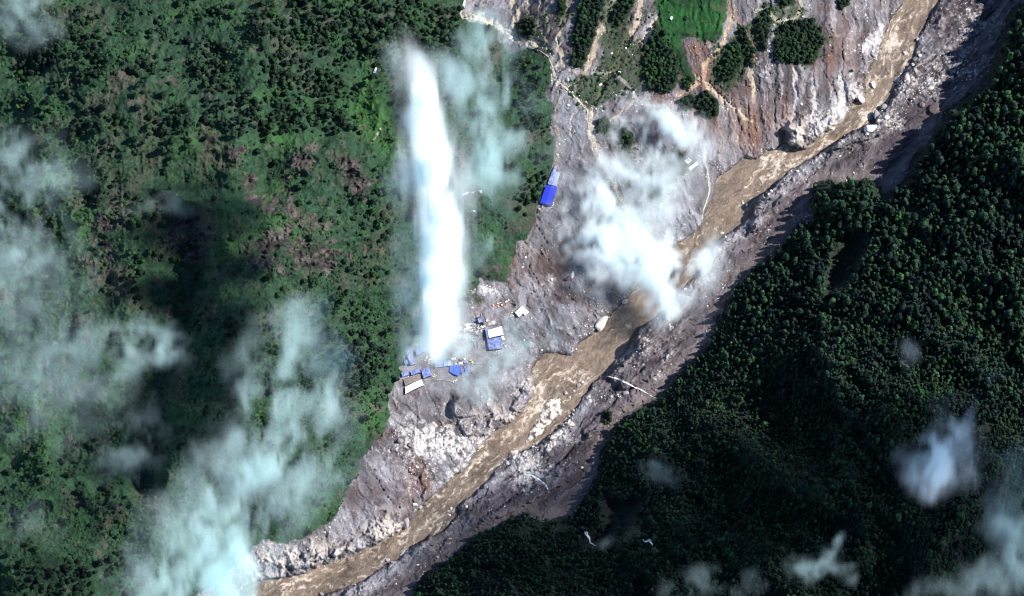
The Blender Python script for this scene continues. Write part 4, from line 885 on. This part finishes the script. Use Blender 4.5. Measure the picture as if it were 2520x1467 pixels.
def inset(pts, d):
    cx = sum(p[0] for p in pts)/len(pts); cy_ = sum(p[1] for p in pts)/len(pts)
    out = []
    for x, y in pts:
        l = math.hypot(x-cx, y-cy_) or 1; out.append((cx + (x-cx)*(l-d)/l, cy_ + (y-cy_)*(l-d)/l))
    return out
def corr(mb, quad, zs, th, n):
    """corrugated sheet over a quad: ridges run from edge 0-3 side to edge 1-2 side"""
    a, b, c, d = [Vector((*q, z)) for q, z in zip(quad, zs)]
    for i in range(n):
        t0, t1 = i/n, (i+.55)/n
        p = [a.lerp(b, t0), a.lerp(b, t1), d.lerp(c, t1), d.lerp(c, t0)]
        mb.poly([v + Vector((0, 0, th+.01)) for v in p] + [v + Vector((0, 0, th+.10)) for v in p], [(0,1,2,3),(4,5,6,7),(0,1,5,4),(1,2,6,5),(2,3,7,6),(3,0,4,7)])
def building(name, label, quad, height, roofm, wallm=None, gable=.12, cat='building', lights=0, vents=0, group=None, door=True, win=2, dirt=False):
    """quad: the four roof corners in the picture, seen at roof height, in order round the roof; edge 0-1 and 2-3 are the eaves along the ridge"""
    cp = sum(p for p, q in quad)/4; cq = sum(q for p, q in quad)/4
    zg = float(zat(cp, cq + height*.475))
    wv, c = quadloc(quad, zg+height); L = [(v.x-c.x, v.y-c.y) for v in wv]
    t = thing(name, label, cat, (c.x, c.y, zg), 0, group); wallm = wallm or M_wall
    ins = inset(L, .45); m = MB(); m.prism(ins, -1.2, height-.12); m.build('wall', wallm, t)
    e01 = math.dist(L[0], L[1]); e12 = math.dist(L[1], L[2])
    ridge = gable*e12
    mid1 = ((L[1][0]+L[2][0])/2, (L[1][1]+L[2][1])/2); mid0 = ((L[0][0]+L[3][0])/2, (L[0][1]+L[3][1])/2)
    m = MB(); h = height
    for A, B, Cc, D_ in ((L[0], L[1], mid1, mid0), (L[3], L[2], mid1, mid0)):
        m.prism([A, B, Cc, D_], [h-.1, h-.1, h+ridge-.1, h+ridge-.1], [h+.05, h+.05, h+ridge+.05, h+ridge+.05])
        corr(m, [A, B, Cc, D_], [h+.05, h+.05, h+ridge+.05, h+ridge+.05], 0, max(4, int(e01/1.1)))
    r = m.build('roof', roofm, t)
    m = MB(); m.bar((*mid0, h+ridge+.16), (*mid1, h+ridge+.16), .18, 6); m.build('ridge_cap', roofm, r)
    m = MB()
    for tri in ((ins[1], ins[2], mid1), (ins[0], ins[3], mid0)): m.poly([(tri[0][0], tri[0][1], h-.13), (tri[1][0], tri[1][1], h-.13), (tri[2][0]*.93, tri[2][1]*.93, h+ridge*.9-.13)], [(0,1,2)])
    m.build('gable', wallm, t)
    # door and windows on the wall that faces the viewer, eaves wall lowest in the picture
    ed = sorted(range(4), key=lambda i: (ins[i][1]+ins[(i+1) % 4][1]))[0]; a = Vector(ins[ed]); b = Vector(ins[(ed+1) % 4]); d = (b-a); n = Vector((d.y, -d.x)).normalized()
    if n.dot((a+b)/2) < 0: n = -n
    ang = math.atan2(d.y, d.x)
    if door:
        p = a + d*.5 + n*.03; m = MB(); m.box(p.x, p.y, 0, min(3.0, d.length*.3), .12, min(2.6, height*.7), ang); m.build('door', M_steel, t)
    for k in range(win):
        p = a + d*((k+.5)/win*.9+.05) + n*.03
        if abs((k+.5)/win - .5) < .12: continue
        m = MB(); m.box(p.x, p.y, height*.42, 1.3, .1, height*.25, ang); m.build('window', M_glass, t)
    g = np.random.default_rng(int(cp*7+cq))
    for k in range(lights):      # loose pale sheets on the roof
        u, v = g.uniform(.1, .45), g.uniform(.12, .75) ; A = Vector(L[0]).lerp(Vector(L[1]), v); B = Vector(mid0).lerp(Vector(mid1), v); P = A.lerp(B, u*1.6)
        m = MB(); m.box(P.x, P.y, h+ridge*(u*1.6)+.16, 3.2, .9, .08, ang+.9); m.build('roof_light', M_white, r)
    for k in range(vents):
        P = Vector(mid0).lerp(Vector(mid1), (k+.5)/vents); m = MB(); m.bar((P.x, P.y, h+ridge), (P.x, P.y, h+ridge+.8), .35, 8); m.build('vent', M_steel, r)
    return t
A_ = lambda pts: [(959.8+x*.1761, 725.9+y*.1761) for x, y in pts]      # camp
B_ = lambda pts: [(1267.4+x*.1258, 369.1+y*.1258) for x, y in pts]     # long blue shed
D_ = lambda pts: [(1630.4+x*.1258, 344.5+y*.1258) for x, y in pts]     # ruin by the river
building('shed', 'vivid blue roofed shed, brightest roof, beside the forest spur', B_([(610,690),(490,1035),(700,1090),(830,730)]), 7, M_blue, M_wdark, .05, vents=3, win=4)
building('shed', 'dark blue lean roof joining the upper end of the vivid blue shed', B_([(722,430),(640,668),(733,690),(806,425)]), 4.5, M_blue2, M_wdark, .03, win=0)
building('shed', 'pale dusty blue roof beside the dark lean roof above the vivid blue shed', B_([(808,425),(737,690),(808,712),(885,440)]), 4, M_blue3, M_wall, .04, win=0)
building('shed', 'small faded blue roof tip at the top end of the shed row, half in mist', B_([(765,330),(735,425),(795,432),(820,312)]), 3.5, M_blue2, M_wall, .05, win=0, door=False)
building('house', 'long white roofed house with plank ribs near the wide brown pool', D_([(510,545),(665,425),(702,472),(540,605)]), 5, M_white, M_wdark, .08, win=3)
t = building('ruin', 'roofless white walled ruin above the long white house', D_([(437,405),(505,345),(572,400),(492,478)]), 3, M_white, M_wall, .02, door=False, win=0)
m = MB(); g_ = np.random.default_rng(4)
for k in range(7): m.box(g_.uniform(-4, 4), g_.uniform(-4, 4), 3.2, g_.uniform(1, 3.2), g_.uniform(.4, 1.6), .5, g_.uniform(0, 3))
m.build('broken_wall', M_steel, t)
building('warehouse', 'big white roof half of the large warehouse in the camp', A_([(1365,492),(1560,438),(1586,556),(1382,602)]), 7.5, M_white, M_wdark, .05, win=0, door=False)
building('warehouse', 'blue speckled roof of the large warehouse, below its white half', A_([(1352,618),(1385,768),(1562,745),(1552,588)]), 6.3, M_blue2, M_wdark, .04, vents=4, win=5)
building('shed', 'narrow dark blue strip roof along the left side of the large warehouse', A_([(1328,478),(1356,618),(1368,606),(1358,462)]), 6, M_blue2, M_wdark, .02, win=0, door=False)
building('container', 'small white box cabin at the right side of the large warehouse', A_([(1550,572),(1568,635),(1602,622),(1580,560)]), 2.8, M_white, M_wall, .03, win=1)
building('shed', 'white roofed block with a stepped wing, right of the camp road', A_([(1745,243),(1800,308),(1903,215),(1848,152)]), 4.5, M_white, M_wall, .05, win=2)
building('shed', 'small white wing on the right of the stepped white block', A_([(1862,256),(1884,290),(1942,240),(1905,204)]), 3.6, M_white, M_wall, .04, win=0)
building('shed', 'large dark blue roof with four pale sheets at the camp corner by the forest', A_([(222,772),(288,985),(352,960),(300,735)]), 5, M_blue2, M_wdark, .05, lights=4, win=2)
building('shed', 'hazy blue roof under the foot of the tall cloud column', A_([(352,770),(372,850),(620,730),(600,668)]), 4.5, M_blue3, M_wall, .05, win=0)
building('shed', 'white panelled roof with dark gaps, beneath the hazy blue roof', A_([(553,806),(578,878),(693,818),(668,742)]), 5, M_white, M_wdark, .05, vents=3, win=2)
building('hut', 'small grey blue hut at the forest edge below the dark blue roof', A_([(196,925),(214,982),(256,958),(236,900)]), 3, M_blue2, M_wdark, .06, win=1)
building('shed', 'leftmost dark blue roof in the lower row of the camp', A_([(158,1095),(172,1146),(272,1116),(258,1064)]), 4.2, M_blue2, M_wdark, .05, win=2)
building('shed', 'second dark blue roof from the left in the lower row of the camp', A_([(286,1072),(300,1126),(426,1080),(416,1028)]), 4.4, M_blue2, M_wdark, .05, win=2)
building('shed', 'square blue roof at the right end of the lower left row', A_([(436,1045),(468,1166),(578,1122),(545,1000)]), 5.2, M_blue2, M_wdark, .05, win=3)
building('shed', 'grey brown roof between the blue row and the long cream roof', A_([(182,1172),(214,1268),(432,1180),(424,1108)]), 4.2, M_brownr, M_wdark, .03, win=0)
building('warehouse', 'long cream roof at the lower left corner of the camp', A_([(210,1286),(216,1384),(468,1258),(440,1182)]), 5, M_cream, M_wdark, .06, vents=5, win=4)
building('shed', 'left one of two joined blue roofs in the middle of the camp', A_([(628,945),(634,1018),(750,1003),(744,932)]), 4.4, M_blue2, M_wdark, .05, win=2)
building('shed', 'right one of two joined blue roofs in the middle of the camp', A_([(752,930),(758,1000),(860,985),(850,912)]), 4.2, M_blue3, M_wdark, .05, win=2)
building('cabin', 'small white cabin left of the pair of pale cabins in mid camp', A_([(855,884),(860,905),(890,903),(888,880)]), 2.6, M_white, M_wall, .05, win=1)
building('cabin', 'tiny white cabin next to the small white cabin in mid camp', A_([(897,880),(900,904),(918,902),(914,878)]), 2.4, M_white, M_wall, .05, win=0)
building('cabin', 'brown box cabin in the middle of the camp', A_([(968,890),(972,918),(1018,914),(1014,884)]), 2.6, M_brownr, M_wall, .05, win=1)
building('cabin', 'tiny white cabin right of the brown box cabin', A_([(1028,882),(1032,908),(1056,902),(1052,878)]), 2.5, M_white, M_wall, .05, win=0)
building('cabin', 'cream box cabin below the brown box cabin', A_([(956,950),(962,970),(1018,958),(1014,936)]), 2.5, M_cream, M_wall, .05, win=1)
building('container', 'pale blue container right of the cream box cabin', A_([(1034,938),(1040,956),(1094,946),(1088,926)]), 2.6, M_blue3, M_wall, .04, win=0)
building('cabin', 'grey roofed box beside the crushing plant', A_([(1142,404),(1152,438),(1206,428),(1198,394)]), 3, M_greyr, M_wdark, .04, win=1)
building('hut', 'tiny blue roofed hut alone in the forest left of the tall cloud', [(914,187),(921,172),(926,174),(919,189)], 3, M_blue2, M_wall, .08, win=0)
building('hut', 'tiny ribbed white roof just above the lone blue hut', [(920,176),(924,166),(928,167),(924,178)], 2.6, M_white, M_wall, .05, win=0)
building('hut', 'white hut with blue side in mist right of the cloud column', [(1137,483),(1139,476),(1154,472),(1156,479)], 3, M_blue3, M_blue2, .06, win=1)
building('hut', 'small misty white hut beside the white hut with blue side', [(1159,481),(1160,473),(1170,471),(1171,479)], 3, M_blue3, M_wall, .06, win=1)
building('hut', 'third pale hut in the misty row, rightmost', [(1174,476),(1175,470),(1186,467),(1187,474)], 2.8, M_conc, M_wall, .06, win=0)
building('hut', 'pale blue hut alone below the misty row of huts', [(1160,517),(1161,525),(1170,525),(1170,518)], 3, M_blue3, M_wall, .06, win=1)
building('hut', 'small white hut at the right edge of the tall cloud column', [(1128,636),(1131,641),(1136,640),(1134,633)], 2.6, M_white, M_wall, .06, win=0)
building('tent', 'small white tent in the bright green field', [(1648,46),(1651,40),(1656,42),(1653,49)], 2.2, M_white, M_white, .25, win=0, door=False)

# collapsed blue roof: a curved, crumpled sheet on the ground, and a heap of torn sheets
def crumple(name, label, outline, z, m, seed, amp, hgt, cat='roof sheet'):
    g = np.random.default_rng(seed); wv, c = quadloc(outline, z); L = [(v.x-c.x, v.y-c.y) for v in wv]; n = 14
    a, b, cc, d = [Vector(v) for v in L]; top = []; 
    for j in range(n+1):
        for i in range(n+1):
            u, v = i/n, j/n; p = a.lerp(b, u).lerp(d.lerp(cc, u), v); bow = math.sin(u*math.pi)*1.6
            top.append((p.x + g.normal(0, .12), p.y - bow*v + g.normal(0, .12), hgt + amp*(math.sin(u*9+seed)*.5 + math.cos(v*7)*.4) + g.normal(0, amp*.25)))
    bot = [(x, y, zz-.15) for x, y, zz in top]; F = []; k = len(top); ii = lambda i, j: j*(n+1)+i
    for j in range(n):
        for i in range(n): F.append((ii(i,j), ii(i+1,j), ii(i+1,j+1), ii(i,j+1))); F.append((k+ii(i,j+1), k+ii(i+1,j+1), k+ii(i+1,j), k+ii(i,j)))
    me = bpy.data.meshes.new(name); me.from_pydata(top+bot, [], F); me.materials.append(m); me.update(); o = bpy.data.objects.new(name, me); C.objects.link(o)
    o.location = (c.x, c.y, float(zat(sum(p for p,_ in outline)/4, sum(q for _,q in outline)/4))); o['label'] = label; o['category'] = cat; return o
crumple('collapsed_roof', 'collapsed curved blue roof sagging over the yard', A_([(840,1022),(1000,1008),(975,1160),(832,1106)]), 14, M_tarp, 3, .35, 2.6, 'collapsed roof')
o = thing('debris_heap', 'heap of torn blue sheets beside the collapsed roof', 'debris heap', WV(*A_([(1062,1050)])[0], float(zat(*A_([(1062,1055)])[0]))))
for k in range(26):
    m = MB(); a = g_.uniform(0, 6.3); r = g_.uniform(0, 1)**.6; m.box(math.cos(a)*r*9, math.sin(a)*r*11, .3 + (1-r)*1.8, g_.uniform(1.5, 5), g_.uniform(.8, 2.2), .12, g_.uniform(0, 3)); s = m.build('sheet', [M_tarp, M_tarp, M_blue3, M_steel][k % 4], o); s.rotation_euler = (g_.normal(0, .15), g_.normal(0, .15), 0)
def heap(label, at_, r, n, ms, seed, size=(.8, 3), group=None):
    g = np.random.default_rng(seed); o = thing('debris_heap', label, 'debris heap', WV(*at_, float(zat(*at_))), 0, group)
    for k in range(n):
        m = MB(); a = g.uniform(0, 6.3); q = g.uniform(0, 1)**.6; m.box(math.cos(a)*q*r, math.sin(a)*q*r, .1 + (1-q)*1.2, g.uniform(*size), g.uniform(.4, 1.6), g.uniform(.15, .9), g.uniform(0, 3)); m.build('board', ms[k % len(ms)], o)
heap('pale rubble and boards between the white panelled roof and the dark blue roof', A_([(510,895)])[0], 9, 26, [M_white, M_cream, M_conc], 1, (1, 4))
heap('white spoil of sacks left of the large warehouse', A_([(1130,455)])[0], 8, 24, [M_white, M_cream], 2, (1, 3.5))
heap('white stacked bags beside the dark hopper', A_([(1290,440)])[0], 6, 20, [M_white, M_cream], 3, (.8, 2.6))
heap('spread of white bags on the pale yard left of the grey box', A_([(1030,455)])[0], 9, 22, [M_white, M_cream], 4, (1, 3.5))
heap('cluttered gear beside the lower right side of the vivid blue shed', B_([(752,1055)])[0], 4, 16, [M_steel, M_cream, M_rust], 5, (.7, 2.4))
heap('scrap at the doorway below the vivid blue shed', B_([(665,1130)])[0], 3, 9, [M_steel, M_rust, M_white], 6, (.6, 1.8))
heap('white scrap pieces at the foot of the warehouse speckled roof', A_([(1490,792)])[0], 5, 14, [M_white, M_conc], 7, (.6, 2.2))
heap('brown scrap pile between the square blue roof and the joined roofs', A_([(592,990)])[0], 5, 18, [M_rust, M_steel, M_brownr], 8, (.8, 2.6))
heap('pile of pale gravel boards in mid camp below the small cabins', A_([(905,945)])[0], 5, 16, [M_white, M_conc, M_steel], 9, (.6, 2))
heap('white boards under the collapsed roof', A_([(920,1195)])[0], 5, 9, [M_white, M_conc], 10, (1, 3))
heap('white scatter of boards around the stepped white block', A_([(1700,255)])[0], 7, 14, [M_white, M_conc, M_wood], 11, (.8, 2.4))
heap('bright sacks strewn along the upper side of the camp left of the warehouse', A_([(1230,470)])[0], 7, 26, [M_white, M_cream, M_conc], 31, (1, 3))
heap('grey planks and offcuts in the open yard under the warehouse beams', A_([(1120,640)])[0], 8, 16, [M_conc, M_steel, M_greyr], 32, (1, 3.4))
heap('mixed junk between the two lower dark blue roofs and the cream roof', A_([(300,1150)])[0], 7, 22, [M_white, M_rust, M_conc], 33, (.8, 2.4))
heap('pale scraps right of the square blue roof', A_([(610,1130)])[0], 4, 12, [M_white, M_conc, M_cream], 34, (.6, 1.8))
heap('white scraps along the right side of the warehouse speckled roof', A_([(1600,700)])[0], 5, 16, [M_white, M_conc], 35, (.6, 2))
heap('loose stones and boards on the open ground below the speckled roof', A_([(1410,1000)])[0], 5, 14, [M_conc, M_steel, M_white], 36, (.6, 1.8))
# vehicles
def wheel_set(t, xs, y, r):
    for x in xs:
        for s in (-1, 1):
            m = MB(); m.bar((x, s*y-.18*s, r), (x, s*y+.18*s, r), r, 14); w_ = m.build('wheel', M_tyre, t)
            m = MB(); m.bar((x, s*y+.16*s, r), (x, s*y+.21*s, r), r*.5, 10); m.build('hub', M_steel, w_)
def truck(label, p, q, ang, body, cab, load, group=None):
    z = float(zat(p, q)); t = thing('dump_truck', label, 'truck', WV(p, q, z), math.radians(ang), group)
    m = MB(); m.box(0, 0, .75, 7.6, 1.0, .35); m.build('chassis', M_steel, t); wheel_set(t, (-2.7, -1.4, 2.6), 1.05, .52)
    m = MB(); m.box(2.75, 0, 1.0, 1.9, 2.3, 1.7); c = m.build('cab', cab, t, .08)
    m = MB(); m.box(3.72, 0, 1.75, .05, 2.0, .8); m.build('windscreen', M_glass, c)
    m = MB(); m.box(-1.1, 0, 1.15, 5.2, 2.4, .15); m.box(-1.1, 1.14, 1.3, 5.2, .12, 1.1); m.box(-1.1, -1.14, 1.3, 5.2, .12, 1.1); m.box(1.44, 0, 1.3, .12, 2.16, 1.5); m.box(-3.64, 0, 1.3, .12, 2.16, .9); m.build('tipper_body', body, t)
    if load:
        m = MB(); m.prism([(-3.4,-1),(1.2,-1),(1.2,1),(-3.4,1)], 1.35, 1.9); m.prism([(-2.6,-.6),(.4,-.6),(.4,.6),(-2.6,.6)], 1.9, 2.3); m.build('load', M_gravel, t)
    return t
G = 'orange trucks parked by the camp road'
for x, y, a, lb, load in ((1468,143,200,'leftmost orange tipper truck in the group by the road',0),(1530,118,200,'upper middle orange tipper truck behind the leftmost one',1),(1540,163,195,'lower middle orange tipper truck in the group by the road',0),(1588,140,195,'rightmost orange tipper truck in the group by the road',0)):
    truck(lb, *A_([(x, y)])[0], a, M_orange, M_white, load, G)
truck('cream small truck apart from the orange ones, nearest the road bend', *A_([(1640,90)])[0], 35, M_cream, M_cream, 0)
truck('brown loaded truck parked at the lower end of the vivid blue shed', *B_([(540,1115)])[0], 75, M_wood, M_steel, 1)
truck('pale truck with rust body below the left corner of the vivid blue shed', *B_([(474,1195)])[0], 80, M_rust, M_white, 0)
def digger(label, p, q, ang):
    z = float(zat(p, q)); t = thing('excavator', label, 'excavator', WV(p, q, z), math.radians(ang))
    for s in (-1, 1):
        m = MB(); m.box(0, s*1.2, 0, 4.2, .6, .9); m.build('track', M_tyre, t, .12)
    m = MB(); m.box(-.4, 0, 1.0, 3.4, 2.6, 1.3); m.build('body', M_yellow, t, .1); m = MB(); m.box(.8, .75, 1.1, 1.4, 1.0, 1.8); c = m.build('cab', M_yellow, t, .08); m = MB(); m.box(1.52, .75, 1.9, .05, .8, .8); m.build('window', M_glass, c)
    m = MB(); m.box(-1.9, 0, 1.1, .8, 2.6, 1.1); m.build('counterweight', M_steel, t, .1)
    m = MB(); m.bar((1.2, -.4, 1.8), (3.8, -.4, 4.2), .3); b = m.build('boom', M_yellow, t); m = MB(); m.bar((3.8, -.4, 4.2), (5.6, -.4, 1.9), .22); m.build('stick', M_yellow, b); m = MB(); m.prism([(5.2,-1),(6.3,-1),(6.3,.2),(5.2,.2)], .6, 1.8); m.build('bucket', M_steel, b)
digger('yellow green excavator working at the right end of the camp cabins', *A_([(1130,920)])[0], 200)
o = heap('yellowish heap of earth boards beside the excavator', A_([(1148,948)])[0], 4, 12, [M_cream, M_yellow], 21, (.6, 2))
# crushing plant: hopper on legs, dark blue house, conveyors on trestles
pc = A_([(1262,375)])[0]; z = float(zat(*pc)); t = thing('crushing_plant', 'dark blue crushing plant tower with a rusty hopper at the upper camp', 'crushing plant', WV(*pc, z), math.radians(12))
m = MB(); m.box(0, 0, 4.2, 6.5, 6.5, 3.6); h_ = m.build('machine_house', M_blue2, t, .1); m = MB(); m.prism([(-3.5,-3.5),(3.5,-3.5),(3.5,3.5),(-3.5,3.5)], 7.85, [8.1, 8.1, 8.9, 8.9]); m.build('roof', M_blue2, h_)
for x in (-2.8, 2.8):
    for y in (-2.8, 2.8): m = MB(); m.bar((x, y, -.5), (x, y, 4.3), .28); m.build('leg', M_steel, t)
m = MB(); m.prism([(-1.8,4.2),(2.2,4.2),(2.2,7.6),(-1.8,7.6)], 5.4, 6.2); m.prism([(-.9,4.9),(1.3,4.9),(1.3,6.9),(-.9,6.9)], 2.8, 5.4); m.build('hopper', M_rust, t)
m = MB(); m.box(4.4, -1, 0, 1.6, 12, 5.2); m.build('screen_frame', M_steel, t)
def conveyor(label, a, b, za, zb, w=1.1, legs=3):
    A = WV(*a, float(zat(*a))); B = WV(*b, float(zat(*b))); t = thing('conveyor', label, 'conveyor', A); d = B - A; L = math.hypot(d.x, d.y); t.rotation_euler = (0, 0, math.atan2(d.y, d.x)); dz = d.z
    m = MB(); m.poly([(0,-w/2,za),(L,-w/2,dz+zb),(L,w/2,dz+zb),(0,w/2,za),(0,-w/2,za+.15),(L,-w/2,dz+zb+.15),(L,w/2,dz+zb+.15),(0,w/2,za+.15)], [(0,1,2,3),(7,6,5,4),(0,4,5,1),(3,2,6,7),(0,3,7,4),(1,5,6,2)]); m.build('belt', M_greyr, t)
    for s in (-1, 1): m = MB(); m.bar((0, s*w*.6, za+.2), (L, s*w*.6, dz+zb+.2), .16); m.build('rail', M_steel, t)
    for k in range(legs):
        u = (k+1)/(legs+.5); hh = za*(1-u) + (dz+zb)*u
        for s in (-1, 1): m = MB(); m.bar((u*L, s*w*.9, dz*u-.5), (u*L, s*w*.5, hh+.1), .13, 5); m.build('leg', M_steel, t)
conveyor('double railed conveyor running left from the crushing plant into the cloud', A_([(1072,388)])[0], A_([(1222,368)])[0], .8, 5)
conveyor('thin conveyor under the double railed one, entering the cloud foot', A_([(830,440)])[0], A_([(1060,410)])[0], .6, 2.5, .8)
conveyor('rusty short conveyor rising above the crushing plant', A_([(1280,258)])[0], A_([(1288,330)])[0], 1.2, 6, 1.5)
conveyor('dark steep conveyor on the right side of the crushing plant', A_([(1296,318)])[0], A_([(1312,414)])[0], 6, 3, 1.3)
conveyor('long conveyor from the white bags to the warehouse white roof', A_([(1190,498)])[0], A_([(1360,462)])[0], 1.0, 5.5, .8)
conveyor('long thin conveyor behind the warehouse roof, running right', A_([(1350,450)])[0], A_([(1545,408)])[0], 3, 5, .8)
for k, (a, b, lb) in enumerate([((795,535),(1060,516),'long beam pointing right from the foot of the tall cloud'),((800,545),(965,645),'long beam slanting down from the foot of the tall cloud'),((810,540),(905,600),'short beam crossing the slanting one'),
    ((1060,516),(1245,580),'long beam lying left of the large warehouse'),((1120,545),(1238,572),'beam beside the long one left of the warehouse'),((780,635),(905,598),'beam lying low under the cloud foot'),((1140,538),(1225,512),'beam slanting up toward the warehouse'),((840,555),(880,620),'short dark beam in the fan of beams'),
    ((1165,668),(1182,745),'left steel rail of the pair in the open yard'),((1212,650),(1222,748),'right steel rail of the pair in the open yard')]):
    a, b = A_([a, b]); P, Q = WV(*a, float(zat(*a))+.3), WV(*b, float(zat(*b))+.3); d = Q-P; m = MB(); L = d.length
    m.bar((0, 0, 0), (L, 0, 0), .38, 6); m.bar((0, .9, 0), (L*.9, .9, 0), .22, 6)
    o = m.build('steel_beam', M_steel); o.location = P; o.rotation_euler = d.to_track_quat('X', 'Z').to_euler(); o['label'] = lb; o['category'] = 'beam'; o['group'] = 'steel beams lying in the camp yard'
def wall_line(name, label, pts, h, w, m_, cat):
    P = [WV(p, q, float(zat(p, q))) for p, q in pts]; o0 = P[0]; m = MB()
    for a, b in zip(P[:-1], P[1:]):
        a = a-o0; b = b-o0; d = (b-a); n = Vector((-d.y, d.x, 0)).normalized()*w/2
        m.poly([a-n+Vector((0,0,-1)), b-n+Vector((0,0,-1)), b+n+Vector((0,0,-1)), a+n+Vector((0,0,-1)), a-n+Vector((0,0,h)), b-n+Vector((0,0,h)), b+n+Vector((0,0,h)), a+n+Vector((0,0,h))], [(3,2,1,0),(4,5,6,7),(0,1,5,4),(1,2,6,5),(2,3,7,6),(3,0,4,7)])
    o = m.build(name, m_); o.location = o0; o['label'] = label; o['category'] = cat
wall_line('retaining_wall', 'long thin wall running right below the joined blue roofs', A_([(620,1036),(780,1008),(880,985),(1010,975),(1160,968),(1345,972)]), 1.3, .6, M_conc, 'wall')
wall_line('retaining_wall', 'curved wall under the square blue roof toward the collapsed roof', A_([(470,1195),(585,1178),(700,1186),(820,1202),(890,1228)]), 1.2, .6, M_conc, 'wall')
wall_line('retaining_wall', 'thin broken wall low at the right of the large warehouse', A_([(1370,893),(1470,880),(1540,856),(1600,830)]), 1.0, .5, M_conc, 'wall')

# streams of white water: ragged ribbons in their beds
def stream(name, pts, wd, z_, m_, seed, strands=4):
    g = np.random.default_rng(seed); mb = MB()
    for s in range(strands):
        P = []; 
        for (a, b) in zip(pts[:-1], pts[1:]):
            n = max(2, int(math.dist(a, b)/4))
            for k in range(n): P.append((a[0]+(b[0]-a[0])*k/n, a[1]+(b[1]-a[1])*k/n))
        i0 = int(g.uniform(0, len(P)*.3)) if s else 0; i1 = int(len(P)*g.uniform(.65, 1)) if s else len(P); P = P[i0:i1]; off = g.normal(0, wd*.75) if s else 0; ph = g.uniform(0, 6)
        V = []
        for k, (p, q) in enumerate(P):
            a = P[max(0, k-1)]; b = P[min(len(P)-1, k+1)]; dx, dy = b[0]-a[0], b[1]-a[1]; l = math.hypot(dx, dy) or 1; nx, ny = -dy/l, dx/l
            o_ = off*.55*math.sin(math.pi*k/len(P)) + math.sin(k*.35+ph)*wd*.22 + g.normal(0, wd*.16); hw = wd*(.26 if s == 0 else .18)*g.uniform(.35, 1.3)*(.35+.65*math.sin(math.pi*(k+.5)/len(P)))
            for sg in (-1, 1):
                x, y = p+nx*(o_+sg*hw), q+ny*(o_+sg*hw); V.append(WV(x, y, float(zat(p, q))+z_+.03*s))
        mb.poly(V, [(2*k, 2*k+1, 2*k+3, 2*k+2) for k in range(len(P)-1)])
    o = mb.build(name, m_); o['kind'] = 'structure'; return o
M_foam = paint('white_water', (.82,.84,.84), .08, .4, .4)
M_silt = paint('silty_water', (.55,.50,.40), .2, .3, .35)
stream('stream', [(1492,925),(1520,932),(1545,944),(1575,958),(1592,968),(1605,976),(1617,979)], 2.6, .4, M_foam, 1, 5)
stream('stream', [(1292,1168),(1310,1170),(1328,1182),(1342,1192),(1350,1204),(1354,1216)], 4.2, .5, M_foam, 2, 5)
stream('waterfall', [(1431,1298),(1441,1302),(1443,1316),(1450,1326),(1452,1336),(1462,1342),(1472,1346)], 4.2, 6.5, M_foam, 3, 5)
stream('waterfall', [(1582,1328),(1588,1334),(1598,1330),(1606,1338),(1608,1346)], 4.0, 9, M_foam, 4, 4)
stream('waterfall', [(1146,-6),(1141,12),(1136,28),(1131,42)], 4.0, 3.0, M_foam, 5, 4)
stream('stream', [(1133,44),(1165,46),(1190,52),(1212,64)], 4, .8, M_silt, 6, 4)
stream('stream', [(1298,116),(1328,124),(1350,140),(1362,170),(1364,196),(1388,212),(1426,250),(1446,272),(1446,300),(1452,330),(1468,360),(1478,384)], 2.4, .6, M_silt, 7, 3)
stream('stream', [(1734,398),(1741,420),(1744,445),(1746,470),(1741,490),(1730,520),(1728,560)], 3.6, .5, M_silt, 8, 5)
